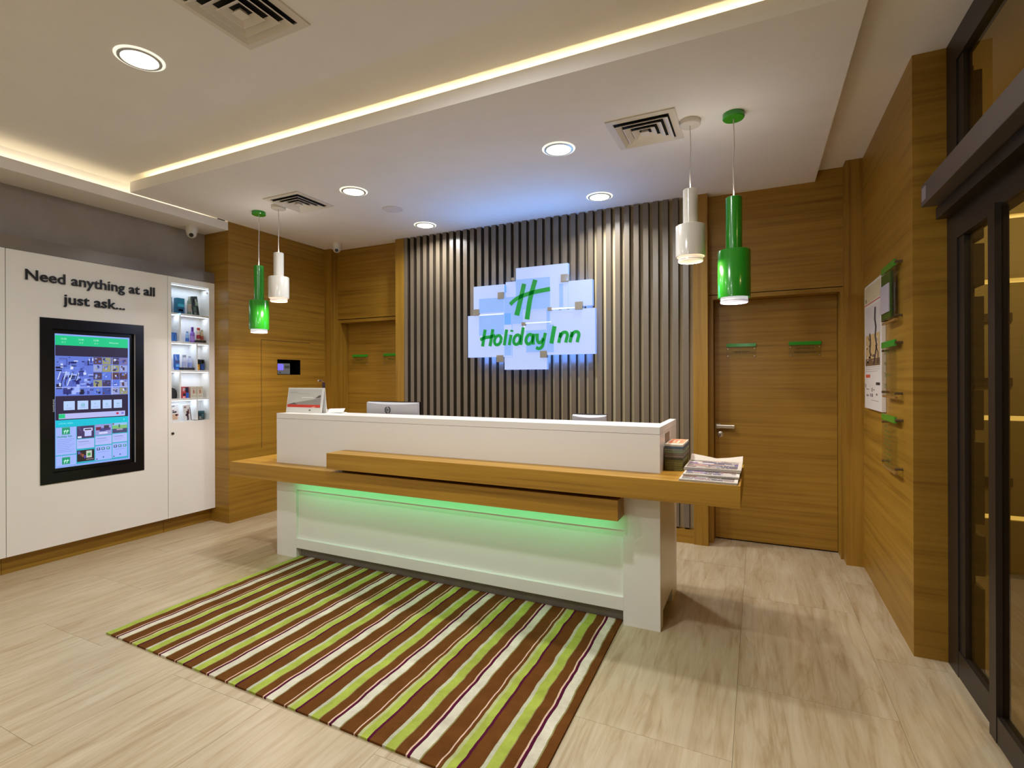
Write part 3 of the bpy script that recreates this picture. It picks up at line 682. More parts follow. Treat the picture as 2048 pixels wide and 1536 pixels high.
# fourth shelf
t = thing('pouch', 'small black zip pouch in the left compartment of the fourth shelf', 'pouch', (-5.0, 3.0, S[1]))
bm = BM(); poly(bm, [(-5.03, 2.962, S[1]), (-5.03, 3.038, S[1]), (-5.03, 3.038, S[1] + .055), (-5.03, 3.026, S[1] + .088), (-5.03, 3.004, S[1] + .100), (-5.03, 2.975, S[1] + .104), (-5.03, 2.962, S[1] + .100)], (0.06, 0, 0))
bmesh.ops.bevel(bm, geom=bm.edges[:], offset=.006, segments=2, affect='EDGES'); obj('pouch_body', bm, flat(30, 30, 36, .5), t)
bm = BM(); tube(bm, [(-4.969, 2.966, S[1] + .085), (-4.969, 3.0, S[1] + .082), (-4.969, 3.03, S[1] + .07)], .0018, 6); obj('zip', bm, flat(70, 70, 76), t)
bx('packet', 'red and blue snack packet standing on the fourth shelf', 'packet', 3.090, 3.152, S[1], S[1] + .110, (196, 64, 70), bands=((.05, .6, .3, .9, (226, 190, 190)), (.45, .5, .95, .95, (44, 46, 66)), (.55, .02, .98, .48, (30, 96, 196)), (.1, .2, .5, .42, (40, 40, 60)), (.05, .02, .4, .15, (236, 170, 170)), (.3, .72, .5, .85, (150, 170, 190))))
for y, lb in ((3.199, 'cream carton with a red mark, left of its twin on the fourth shelf'), (3.262, 'cream carton with a red mark, nearest the right end of the fourth shelf')):
    bx('carton', lb, 'carton', y - .030, y + .030, S[1], S[1] + .112, (214, 204, 184), bands=((.42, .38, .56, .7, (176, 60, 52)), (.15, .1, .85, .2, (190, 180, 160)), (.15, .78, .85, .86, (200, 180, 150)), (.62, .4, .8, .6, (196, 170, 130))))
# bottom shelf
bx('packet', 'white printed packet leaning at the left of the bottom shelf', 'packet', 2.990, 3.074, S[0], S[0] + .160, (220, 216, 214), d=.016, tilt=.10, bands=((.06, .86, .18, .95, (40, 36, 44)), (.3, .86, .6, .93, (140, 136, 146)), (.3, .5, .75, .58, (46, 44, 60)), (.25, .08, .8, .42, (206, 168, 140)), (.3, .6, .5, .68, (150, 120, 130)), (0, 0, .08, .5, (70, 66, 70)), (.6, .3, .9, .4, (190, 100, 90))))
bx('packet', 'second white packet with a dark figure print on the bottom shelf', 'packet', 3.108, 3.176, S[0], S[0] + .155, (218, 214, 212), d=.016, tilt=.12, x=-4.975, bands=((.1, .8, .4, .9, (150, 120, 126)), (.35, .1, .6, .6, (80, 56, 70)), (.55, .4, .75, .7, (120, 60, 66)), (.2, .3, .45, .42, (60, 50, 70)), (.86, 0, .96, .8, (110, 90, 100)), (.3, .02, .6, .1, (70, 70, 84))))
bx('carton', 'dark teal carton on the right of the bottom shelf', 'carton', 3.224, 3.306, S[0], S[0] + .088, (26, 58, 70), bands=((0, .8, 1, 1, (46, 96, 110)), (.08, .06, .3, .5, (70, 60, 56)), (.35, .1, .6, .4, (150, 150, 140)), (.65, .3, .9, .66, (60, 110, 116)), (.62, .05, .8, .2, (120, 110, 96))))

# ================================================================ wall panel with intercom behind the desk
t = thing('intercom', 'grey wall intercom with a violet screen sunk in the oak side wall', 'intercom', (-4.80, 4.107, 1.47))
bm = BM(); box(bm, -4.90, -4.895, Y0 - .004, Y1 + .004, Z0 - .004, Z1 + .004)
obj('back_box', bm, 'black', t)
bm = BM()
for a in ((Y0, Y0 + .003, Z0, Z1), (Y1 - .003, Y1, Z0, Z1), (Y0, Y1, Z0, Z0 + .003), (Y0, Y1, Z1 - .003, Z1)): box(bm, -4.895, -4.713, *a)
obj('liner', bm, 'black', t)
un = obj('unit', B(-4.80, -4.765, 3.960, 4.165, 1.478, 1.600, bev=.003), flat(120, 122, 124, .4), t)
obj('display', B(-4.765, -4.763, 3.985, 4.075, 1.522, 1.592), emi(134, 120, 250, 0.9), un)
bm = BM()
for k in range(3): box(bm, -4.765, -4.762, 4.095 + k * .022, 4.109 + k * .022, 1.545, 1.575)
box(bm, -4.765, -4.762, 4.02, 4.04, 1.490, 1.503)
obj('keys', bm, flat(60, 66, 70), un)['kind'] = 'stuff'
bm = BM()
box(bm, -4.7145, -4.7125, 3.750, 3.754, 0.70, 1.842); box(bm, -4.7145, -4.7125, 3.750, 4.405, 1.839, 1.844)
struct('trim_7', bm, flat(66, 42, 16))
# security cameras
def dome(x, y, z, label, tgt):
    t = thing('security_camera', label, 'camera', (x, y, z), 'security cameras')
    obj('mount', LA([(.053, z), (.055, z - .012), (.052, z - .046), (.044, z - .064)], x, y, 28), 'lampwhite', t)
    bl = obj('ball', LA([(.044, z - .058)] + [(.045 * math.cos(a), z - .064 - .045 * math.sin(a)) for a in [k * PI / 16 for k in range(0, 8)]] + [(.002, z - .109)], x, y, 28), 'lampwhite', t)
    dv = Vector(tgt).normalized(); bm = BM(); c = Vector((x, y, z - .068))
    tube(bm, [c + dv * .030, c + dv * .0465], .019, 16); obj('lens', bm, 'black', bl)
dome(-4.922, 3.150, 2.895, 'white dome camera under the soffit by the oak column', (.75, -.55, -.45))
dome(-4.367, 4.480, 2.983, 'white dome camera under the ceiling over the left door', (.6, -.7, -.5))

# ================================================================ ceiling fittings
def downlight(p, label):
    x, y, z = p
    t = thing('downlight', label, 'light', p, 'recessed downlights')
    obj('rim', LA([(.112, z), (.112, z - .003), (.098, z - .005), (.098, z)], x, y, 40), 'ledring', t)
    obj('ring', LA([(.098, z), (.098, z - .008), (.084, z - .010), (.082, z - .004), (.082, z)], x, y, 40), 'ring', t)
    obj('lens', LA([(.081, z - .002), (.081, z - .009), (.078, z - .010)], x, y, 40), 'lens', t)
for p, l in zip(DOWN, ('round downlight in the lowered ceiling between sign and right pendants, nearer of the two', 'round downlight beside the left square vent in the lowered ceiling',
                       'round downlight close to the slat wall, above the right edge of the sign', 'round downlight close to the slat wall at its left end',
                       'large bright round downlight in the raised ceiling at upper left')):
    downlight(p, l)
for p, l in zip(DOWN_FILL, ('added round fill downlight in the raised ceiling above the rug, over the top edge of the view', 'added round fill downlight behind the viewer, first row on the cabinet wall side',
                           'added round fill downlight behind the viewer, first row on the glass door side', 'added round fill downlight behind the viewer, second row on the cabinet wall side',
                           'added round fill downlight behind the viewer, second row on the glass door side', 'rearmost single added fill downlight of the raised ceiling')): downlight(p, l)
def vent(cx, cy, z, half, label):
    t = thing('ceiling_vent', label, 'vent', (cx, cy, z), 'square ceiling vents')
    a, b_ = half, half - .040
    bm = BM()
    for q in ((-a, a, -a, -b_), (-a, a, b_, a), (-a, -b_, -b_, b_), (b_, a, -b_, b_)): box(bm, cx + q[0], cx + q[1], cy + q[2], cy + q[3], z - .008, z - .0005)
    obj('frame', bm, 'vent', t)
    obj('duct', B(cx - b_, cx + b_, cy - b_, cy + b_, z - .0015, z - .0006), 'dark', t)
    n = 3
    for k in range(n + 1):
        ro = b_ - .004 - k * (b_ - .02) / (n + .25); ri = ro - (b_ - .02) / (n + .25) * .92
        bm = BM()
        if k < n:
            lo_, hi = z - .012, z - .034      # each ring flares: outer edge high, inner edge low
            o_ = [bm.verts.new((cx + sx_ * ro, cy + sy_ * ro, z - .004)) for sx_, sy_ in ((-1, -1), (1, -1), (1, 1), (-1, 1))] if False else None
            rin, rout = ri + .012, ro - .002
            pr = [(rout, z - .026), (rout - .004, z - .027), (rin - .008, z - .004), (rin - .004, z - .003)]
            rings = [[bm.verts.new((cx + sx_ * r, cy + sy_ * r, zz)) for sx_, sy_ in ((-1, -1), (1, -1), (1, 1), (-1, 1))] for r, zz in pr]
            for i in range(4):
                A_, B_ = rings[i], rings[(i + 1) % 4]
                for q in range(4): bm.faces.new((A_[q], A_[(q + 1) % 4], B_[(q + 1) % 4], B_[q]))
            obj('louvre', bm, 'vent', t)
        else:
            r = ro
            top = [bm.verts.new((cx + sx_ * r * .55, cy + sy_ * r * .55, z - .006)) for sx_, sy_ in ((-1, -1), (1, -1), (1, 1), (-1, 1))]
            bot = [bm.verts.new((cx + sx_ * r, cy + sy_ * r, z - .026)) for sx_, sy_ in ((-1, -1), (1, -1), (1, 1), (-1, 1))]
            bm.faces.new(top[::-1]); bm.faces.new(bot)
            for q in range(4): bm.faces.new((top[q], top[(q + 1) % 4], bot[(q + 1) % 4], bot[q]))
            obj('centre_plate', bm, 'vent', t)
    return t
vent(-0.632, 3.280, 2.983, .205, 'square vent in the lowered ceiling next to the right pendants')
vent(-3.642, 3.285, 2.983, .205, 'square vent in the lowered ceiling next to the left pendants')
vent(-2.105, 1.575, 3.10, .208, 'square vent in the raised ceiling at the top of the view')
t = thing('ceiling_speaker', 'flat round speaker grille in the ceiling between two left downlights', 'speaker', (-3.025, 3.80, 2.983))
obj('grille', LA([(.088, 2.983), (.088, 2.979), (.080, 2.977)], -3.025, 3.80, 36), flat(226, 220, 218), t)
obj('rim', LA([(.092, 2.983), (.092, 2.980), (.0885, 2.980), (.0885, 2.983)], -3.025, 3.80, 36), 'vent', t)

def pendant(x, y, mt, label, zt0, zt1, zb, group, rt, rd):
    t = thing('pendant_lamp', label, 'lamp', (x, y, 2.983), group)
    obj('ceiling_rose', LA([(.060, 2.983), (.061, 2.958), (.057, 2.953)], x, y, 32), mt, t)
    bm = BM(); tube(bm, [(x, y, 2.953), (x + .003, y, 2.80), (x - .002, y, 2.66), (x, y, zt0 - .002)], .0032, 8); obj('cord', bm, 'cord', t)
    obj('neck_tube', LA([(rt - .004, zt0), (rt, zt0 - .004), (rt, zt1 - .02)], x, y, 36), mt, t)
    sh = obj('shade', LA([(rt + .012, zt1 + .001), (rd - .004, zt1), (rd, zt1 - .005), (rd, zb + .030), (rd - .006, zb + .030), (rd - .006, zt1 - .008), (rt + .012, zt1 - .008)], x, y, 40, cap=False), mt, t)
    gm = M['pend_glow_g'] if mt == 'green' else M['pend_glow_w']
    obj('inner_ring', LA([(rd - .016, zb + .045), (rd - .014, zb + .002), (rd - .017, zb), (rd - .019, zb + .002), (rd - .019, zb + .045)], x, y, 40, cap=False), gm, sh)
    obj('ring_gap', LA([(rd - .0138, zb + .012), (rd - .0135, zb + .009)], x, y, 40, cap=False), 'ring', sh)
    obj('diffuser', LA([(rd - .020, zb + .020), (rd - .020, zb + .016)], x, y, 36), gm, sh)
    lamp('pendant_uplight', 'AREA', (x, y, zt0 + .002), 0.35, (1.0, .95, .9), rot=(PI, 0, 0), size=.05)
    lamp('pendant_bulb', 'AREA', (x, y, zb + .006), 5.0, (1.0, 0.80, 0.62) if mt != 'green' else (1.0, .9, .95), size=.10)
    lamp('pendant_uplight', 'POINT', (x, y, zt1 - .06), 0.4, (1.0, .85, .7), size=.02)
M['pend_glow_g'] = mat('pendant_glow_white', (.9, .9, .9, 1), .5, emit=(0.92, 0.86, 1.0, 1), emit_s=.5)
M['pend_glow_w'] = mat('pendant_glow_warm', (.9, .9, .9, 1), .5, emit=(1.0, 0.70, 0.50, 1), emit_s=.5)
GR = 'pendant lamps in pairs over the desk ends'
pendant(-4.190, 3.313, 'green', 'green pendant lamp, left of the white one by the oak column', 2.480, 2.155, 1.857, GR, .043, .086)
pendant(-3.887, 3.277, 'lampwhite', 'white pendant lamp beside the green one over the left desk end', 2.560, 2.342, 2.122, GR, .043, .087)
pendant(-0.365, 3.284, 'lampwhite', 'white pendant lamp beside the large green one near the right door', 2.567, 2.347, 2.128, GR, .043, .0865)
pendant(-0.124, 3.309, 'green', 'large green pendant lamp hanging before the right door', 2.490, 2.175, 1.866, GR, .045, .090)

# ================================================================ the sign on the slat wall
t = thing('illuminated_sign', 'glowing pale blue sign of overlapping boxes with a green H and the hotel name', 'sign', (-1.98, 4.62, 2.0))
def acr(name, c, e, s):
    return mat(name, (*c, 1), 0.25, emit=(*e, 1), emit_s=s)
PA = acr('sign_acrylic_light', (.12, .14, .16), (0.46, 0.57, 0.96), 0.86)
PB = acr('sign_acrylic_mid', (.10, .13, .16), (0.24, 0.43, 0.95), 0.84)
PC = acr('sign_acrylic_deep', (.08, .12, .16), (0.10, 0.34, 0.90), 0.90)
PE = acr('sign_acrylic_edge', (.2, .2, .2), (0.72, 0.82, 1.0), 1.0)
PS = acr('sign_acrylic_side', (.1, .12, .2), (0.20, 0.38, 1.0), 0.95)
PD = [(-2.103, -1.575, 2.078, 2.486, 4.500), (-2.580, -2.232, 2.052, 2.346, 4.512), (-2.226, -2.030, 1.947, 2.366, 4.524), (-1.618, -1.345, 2.082, 2.320, 4.510),
      (-2.640, -2.150, 1.634, 2.054, 4.500), (-1.786, -1.318, 1.643, 2.058, 4.504), (-2.237, -1.790, 1.508, 1.960, 4.516), (-2.232, -1.716, 1.66, 2.22, 4.532)]
for i, (xa, xb, za, zb_, y) in enumerate(PD):
    o = obj('panel', B(xa, xb, y, y + .045, za, zb_, bev=.003), [PA, PS], t)
    for p in o.data.polygons: p.material_index = 1 if abs(p.normal.y) < .5 else 0
OV = [(-2.509, -2.232, 2.075, 2.216, PB), (-2.509, -2.232, 1.852, 2.054, PB), (-2.103, -1.750, 2.082, 2.374, PB), (-2.228, -2.030, 2.052, 2.213, PB), (-2.228, -2.155, 1.947, 2.056, PC),
      (-2.152, -2.030, 1.95, 2.056, PB), (-1.996, -1.790, 1.672, 1.880, PB), (-1.786, -1.714, 1.668, 1.926, PB), (-2.229, -2.155, 1.645, 1.852, PB), (-1.786, -1.752, 1.93, 2.070, PB), (-1.658, -1.620, 2.085, 2.300, PB),
      (-2.226, -2.205, 2.26, 2.33, PC)]
for xa, xb, za, zb_, mm_ in OV: obj('overlap_panel', B(xa, xb, 4.4975, 4.4990, za, zb_), mm_, t)
for xa, xb, za, zb_ in ((-2.003, -1.74, 1.946, 1.956), (-1.735, -1.505, 2.062, 2.078), (-2.505, -2.236, 2.048, 2.060), (-2.020, -2.006, 1.885, 1.945)):
    obj('bright_edge', B(xa, xb, 4.4960, 4.4972, za, zb_), PE, t)
for xa, xb, zb_, za in ((-2.296, -2.234, 2.266, 2.200), (-2.572, -2.506, 2.115, 2.052), (-2.311, -2.240, 1.651, 1.583), (-1.850, -1.784, 1.683, 1.618), (-2.040, -2.003, 1.961, 1.927), (-1.774, -1.734, 2.087, 2.055), (-1.504, -1.434, 2.121, 2.050), (-1.640, -1.569, 2.384, 2.312), (-2.147, -2.111, 2.397, 2.366)):
    obj('fixing_square', B(xa, xb, 4.488, 4.530, za, zb_, bev=.002), mat('sign_fixing', rgb(150, 142, 130), .4, metal=.4), t)
bm = BM()
for px, pz in ((-2.4, 1.85), (-1.55, 1.85), (-1.8, 2.3), (-2.4, 2.2), (-1.5, 2.2), (-2.0, 1.7)): tube(bm, [(px, 4.535, pz), (px, 4.642, pz)], .014, 10)
obj('spacer', bm, 'chrome', t)
GL = mat('sign_green', (0.0, 0.22, 0.03, 1), .35, emit=(0.0, 0.30, 0.035, 1), emit_s=.30); M['signgreen'] = GL
def SPm(x, z): return (x, 4.4955, z)
dvg = (0, -.006, 0)
bm = BM()
stroke(bm, smooth_pts([(-2.013, 2.328), (-2.045, 2.20), (-2.092, 2.030)]), .042, .052, dvg, SPm)
stroke(bm, smooth_pts([(-1.897, 2.356), (-1.950, 2.18), (-1.984, 1.986)]), .044, .048, dvg, SPm)
stroke(bm, smooth_pts([(-2.162, 2.140), (-2.08, 2.196), (-1.93, 2.237), (-1.748, 2.258)]), .036, .040, dvg, SPm)
obj('emblem', bm, 'signgreen', t)
def glyph(pts_list, w=.020):
    bm = BM()
    for pts in pts_list: stroke(bm, smooth_pts(pts, 5), w, w, dvg, SPm)
    obj('letter', bm, 'signgreen', t)
def oval(cx, cz, rx, rz, a0=0, a1=2 * PI, sl=.18, n=14):
    return [(cx + rx * math.cos(a0 + (a1 - a0) * k / n) + sl * rz * math.sin(a0 + (a1 - a0) * k / n), cz + rz * math.sin(a0 + (a1 - a0) * k / n)) for k in range(n + 1)]
glyph([[(-2.438, 1.908), (-2.452, 1.83), (-2.468, 1.742)], [(-2.352, 1.908), (-2.366, 1.83), (-2.384, 1.742)], [(-2.492, 1.808), (-2.44, 1.828), (-2.375, 1.834), (-2.325, 1.846)]], .032)
glyph([oval(-2.297, 1.798, .036, .045)], .030)
glyph([[(-2.200, 1.898), (-2.214, 1.82), (-2.226, 1.746)]], .030)
glyph([[(-2.152, 1.845), (-2.164, 1.79), (-2.172, 1.746)], [(-2.143, 1.892), (-2.146, 1.874)]], .030)
glyph([oval(-2.090, 1.796, .034, .045), [(-2.022, 1.912), (-2.038, 1.83), (-2.050, 1.744)]], .030)
glyph([oval(-1.960, 1.796, .034, .045), [(-1.908, 1.846), (-1.920, 1.79), (-1.918, 1.744)]], .030)
glyph([[(-1.878, 1.846), (-1.878, 1.79), (-1.862, 1.760), (-1.836, 1.768), (-1.815, 1.800)], [(-1.796, 1.850), (-1.812, 1.78), (-1.830, 1.722), (-1.862, 1.704), (-1.890, 1.716)]], .030)
glyph([[(-1.704, 1.908), (-1.720, 1.83), (-1.736, 1.748)]], .040)
glyph([[(-1.642, 1.846), (-1.655, 1.79), (-1.664, 1.752)], [(-1.652, 1.80), (-1.625, 1.842), (-1.592, 1.846), (-1.578, 1.822), (-1.588, 1.78), (-1.594, 1.752)]], .030)
glyph([[(-1.532, 1.848), (-1.545, 1.79), (-1.554, 1.752)], [(-1.542, 1.80), (-1.515, 1.842), (-1.482, 1.846), (-1.468, 1.822), (-1.478, 1.78), (-1.484, 1.752)]], .030)

# ================================================================ reception desk
t = thing('reception_desk', 'long white reception desk with two offset oak shelf bars and green underlight', 'desk', (-2.02, 3.28, 0))
XL, XR, YF, YB, ZT = -3.539, -0.496, 2.959, 3.602, 1.148
XLi, XRi = -3.322, -0.705
bm = BM()
box(bm, XL, XR, YF, YF + .03, 0.63, 1.106); box(bm, XL, XL + .03, YF + .03, YB, .085, 1.106); box(bm, XR - .03, XR, YF + .03, YB, .085, 1.106)
obj('body', bm, 'white', t)
bm = BM(); box(bm, XL, XR, YF, 3.232, 1.108, ZT); box(bm, XR - .042, XR, 3.232, YB, 1.108, ZT); box(bm, XL, XL + .042, 3.232, YB, 1.108, ZT)
obj('counter_cap', bm, 'white', t)
bm = BM()
for a, c in ((XL, XLi), (XRi, XR)):
    box(bm, a, c, YF, YF + .09, 0.0, .63)
bm.free()
for a, c in ((XL, XLi), (XRi, XR)):
    bm = BM(); box(bm, a, c, YF, YF + .0295, .0845, .6295); box(bm, a, c, YF, 3.05, 0, .0845); obj('leg', bm, 'white', t)
obj('leg', B(XR - .06, XR, 3.40, YB, 0, .085), 'white', t); obj('leg', B(XL, XL + .06, 3.40, YB, 0, .085), 'white', t)
obj('upper_rail', B(XLi, XRi, YF + .004, YF + .03, .545, .63), 'white', t)
obj('front_panel', B(XLi, XRi, 2.981, 3.0, .155, .541), 'white', t)
obj('lower_rail', B(XLi, XRi, YF, 3.0, .080, .157, bev=.002), 'white', t)
obj('toe_board', B(XLi, XRi, 3.003, 3.02, 0.0, .080), flat(120, 112, 98), t)
obj('side_recess', B(XR - .05, XR - .03, 3.05, 3.40, 0, .085), flat(60, 54, 46), t)
ub = obj('upper_shelf_bar', B(-2.812, -0.078, 2.775, 3.46, .777, .891, bev=.0015), 'wood_x', t)
lb = obj('lower_shelf_bar', B(-3.921, -0.700, 2.820, 3.46, .632, .749, bev=.0015), 'wood_x', t)
obj('shadow_gap', B(-2.78, -0.72, 2.90, 3.4, .749, .777), 'dark', t)  # dark block standing for the shade in the gap between the bars
obj('worktop', B(XL + .03, XR - .03, 3.0, YB, .735, .760), 'white', t)
obj('light_strip', B(-3.30, -0.73, 2.850, 2.885, .624, .6318), 'ledg', t)
obj('wall_socket', B(XR, XR + .004, 3.145, 3.285, 1.046, 1.097, bev=.001), flat(128, 118, 100), t).name = 'socket_plate'

# things on the desk
t = thing('desk_calendar', 'white stand-up desk calendar with grey landscape photo and red stripe', 'calendar', (-3.36, 3.10, ZT))
def cal_quad(bm, y0, z0, y1, z1, mi, lift): pass
zb, zt = ZT + .0005, 1.352
bm = BM()
poly(bm, [(-3.566, 3.072, zb), (-3.566, 3.080, zb), (-3.566, 3.112, zt), (-3.566, 3.104, zt)], (0.395, 0, 0)); obj('front_leaf', bm, 'paper', t)
bm = BM(); poly(bm, [(-3.566, 3.134, zb), (-3.566, 3.140, zb), (-3.566, 3.118, zt), (-3.566, 3.113, zt)], (0.395, 0, 0)); obj('back_leaf', bm, 'paper', t)
def cq(bm, a, q, a1, q1, mi, lift=.0008):
    sl = (3.104 - 3.072) / (zt - zb); h = zt - zb
    p = lambda u, v: Vector((-3.566 + .395 * u, 3.072 + sl * h * v - lift, zb + h * v))
    f = bm.faces.new([bm.verts.new(p(*k)) for k in ((a, q), (a1, q), (a1, q1), (a, q1))]); f.material_index = mi
bm = BM()
cq(bm, .02, .33, .96, .95, 0); cq(bm, .02, .215, .96, .325, 1)
f = None
def ctri(pts, mi, lift=.0016):
    sl = (3.104 - 3.072) / (zt - zb); h = zt - zb
    bm.faces.new([bm.verts.new((-3.566 + .395 * u, 3.072 + sl * h * v - lift, zb + h * v)) for u, v in pts]).material_index = mi
ctri([(.04, .335), (.96, .335), (.96, .60), (.72, .53), (.35, .43)], 2); ctri([(.06, .335), (.3, .335), (.22, .40)], 3, .002); ctri([(.80, .58), (.95, .62), (.95, .72), (.90, .70)], 3, .002)
ctri([(.42, .60), (.75, .60), (.75, .63), (.42, .63)], 4, .002); ctri([(.66, .09), (.71, .09), (.71, .13), (.66, .13)], 3, .002); ctri([(.06, .80), (.30, .80), (.30, .82), (.06, .82)], 5, .002); ctri([(.30, .75), (.62, .76), (.62, .775), (.30, .765)], 5, .002)
ctri([(.70, .22), (.86, .22), (.80, .27)], 6, .002)
obj('printed_page', bm, [flat(200, 198, 190), flat(206, 62, 46), flat(150, 144, 134), flat(96, 88, 80), flat(236, 236, 230), flat(176, 160, 156), flat(240, 150, 130)], t)
t = thing('paper_stand', 'small white sloping paper stand beside the desk calendar', 'stand', (-3.06, 3.19, ZT))
bm = BM(); poly(bm, [(-3.180, 3.150, ZT + .0005), (-3.180, 3.158, ZT + .0005), (-3.180, 3.180, 1.180), (-3.180, 3.174, 1.178)], (.166, 0, 0.007)); obj('sheet', bm, 'paper', t)
obj('foot', B(-3.16, -3.03, 3.160, 3.215, ZT + .0005, ZT + .006), 'white_matt', t)
t = thing('desk_tool', 'slim dark tool with a bright tip sticking up behind the calendar', 'tool', (-3.42, 3.30, .76))
bm = BM(); tube(bm, [(-3.475, 3.40, .7605), (-3.475, 3.40, 1.30), (-3.475, 3.40, 1.392)], .013, 12); obj('stem', bm, flat(44, 16, 12), t)
bm = BM(); tube(bm, [(-3.475, 3.40, 1.392), (-3.495, 3.398, 1.412), (-3.525, 3.396, 1.408)], .007, 10); obj('hook', bm, flat(70, 40, 26), t)
obj('tip', LA([(.004, 1.400), (.009, 1.404), (.009, 1.414), (.003, 1.418)], -3.53, 3.396, 12), 'chrome', t)
obj('base', LA([(.05, .7605), (.05, .770), (.02, .775)], -3.475, 3.40, 20), 'black', t)

def monitor(x0, x1, y, ztop, zbot, label, logo):
    t = thing('monitor', label, 'monitor', ((x0 + x1) / 2, y + .08, .7605))
    n = 12; bm = BM(); rows_ = []
    for k in range(n + 1):
        f = k / n; x = x0 + (x1 - x0) * f; c = 4 * f * (1 - f)
        rows_.append([bm.verts.new(p) for p in ((x, y - .012 * c, zbot), (x, y - .014 * c, ztop - .006 - .012 * c), (x, y + .025, ztop - .012 * c * .2), (x, y + .03, zbot))])
    for a, c in zip(rows_, rows_[1:]):
        for q in range(4): bm.faces.new((a[q], a[(q + 1) % 4], c[(q + 1) % 4], c[q]))
    bm.faces.new(rows_[0]); bm.faces.new(rows_[-1][::-1])
    bs = obj('back_shell', bm, mat('silver_plastic', rgb(172, 168, 170), .4), t)
    obj('screen', B(x0 + .004, x1 - .002, y + .028, y + .05, zbot - .004, ztop + .004, bev=.002), 'black', t)
    obj('stand', B((x0 + x1) / 2 - .04, (x0 + x1) / 2 + .04, y + .03, y + .07, .775, zbot + .03), 'black', t)
    obj('foot', B((x0 + x1) / 2 - .12, (x0 + x1) / 2 + .12, y - .03, y + .17, .7608, .775, bev=.003), 'black', t)
    if logo:
        cx, cz = x0 + (x1 - x0) * .45, ztop - .062; bm = BM()
        P_ = lambda a, q: (a, y - .0185, q)
        stroke(bm, [(cx + .024 * math.cos(a), cz + .024 * math.sin(a)) for a in [PI * .62 + k * PI * .84 / 10 for k in range(11)]], .008, .008, (0, .002, 0), P_)
        stroke(bm, [(cx + .024 * math.cos(a), cz + .024 * math.sin(a)) for a in [-PI * .36 + k * PI * .8 / 10 for k in range(11)]], .008, .008, (0, .002, 0), P_)
        text_bm(bm, 'hp', .030, (cx - .014, y - .0185, cz - .006), (1, 0, 0), (0, 0, 1), .001, .0004, .35, width=.027)
        obj('maker_logo', bm, 'blacktext', bs)
monitor(-2.898, -2.392, 3.300, 1.238, .86, 'silver back of a monitor with a round dark logo behind the counter', True)
monitor(-1.135, -0.902, 3.320, 1.180, .90, 'low pale screen edge peeking over the counter at its right', False)

# brochures and newspapers on the right end of the upper shelf bar
zz = .8915
BR = [('olive', (112, 104, 44))] * 5 + [('dark olive', (66, 62, 34))] + [('grey-brown', (124, 110, 88)), ('grey-brown', (112, 100, 82)), ('mint', (120, 132, 100)), ('grey', (130, 128, 116)), ('slate blue', (74, 92, 104)), ('white', (206, 196, 176))]
ORD = ['lowest', 'second', 'third', 'fourth', 'fifth', 'sixth', 'seventh', 'eighth', 'ninth', 'tenth', 'eleventh']
for i, (k, c) in enumerate(BR):
    h = .0125; dx = random.uniform(-.002, .002); dy = random.uniform(-.003, .003)
    x0, x1, y0, y1 = -.490 + dx * 0 + .002, -.388 + dx, 3.080 + dy, 3.360 + dy
    if i < len(BR) - 1:
        o = obj('brochure', B(x0, x1, y0, y1, zz, zz + h - .0006, bev=.0015), flat(*c), None, ((x0 + x1) / 2, 3.22, zz))
        tag(o, k + '-edged brochure, ' + ORD[i] + (' in the stack' if i == 0 else ' from the bottom of the stack') + ' by the right desk end', 'brochure', 'brochures stacked beside the desk')
    else:
        tt = thing('brochure', 'white and orange brochure on top of the stack beside the desk', 'brochure', ((x0 + x1) / 2, 3.22, zz), 'brochures stacked beside the desk')
        obj('pages', B(x0, x1, y0, y1, zz, zz + h, bev=.002), flat(*c), tt)
        pr = BM(); quad(pr, (x0 + .006, y0 + .05, zz + h + .0005), (.088, 0, 0), (0, .22, 0), 0)
        for q in range(5): quad(pr, (x0 + .012 + .014 * q, y0 + .08 + .02 * (q % 3), zz + h + .0009), (.010, 0, 0), (0, .10, 0), 1 + q % 2)
        obj('cover_print', pr, [flat(216, 140, 96), flat(190, 110, 80), flat(226, 200, 170)], tt)
    zz += h
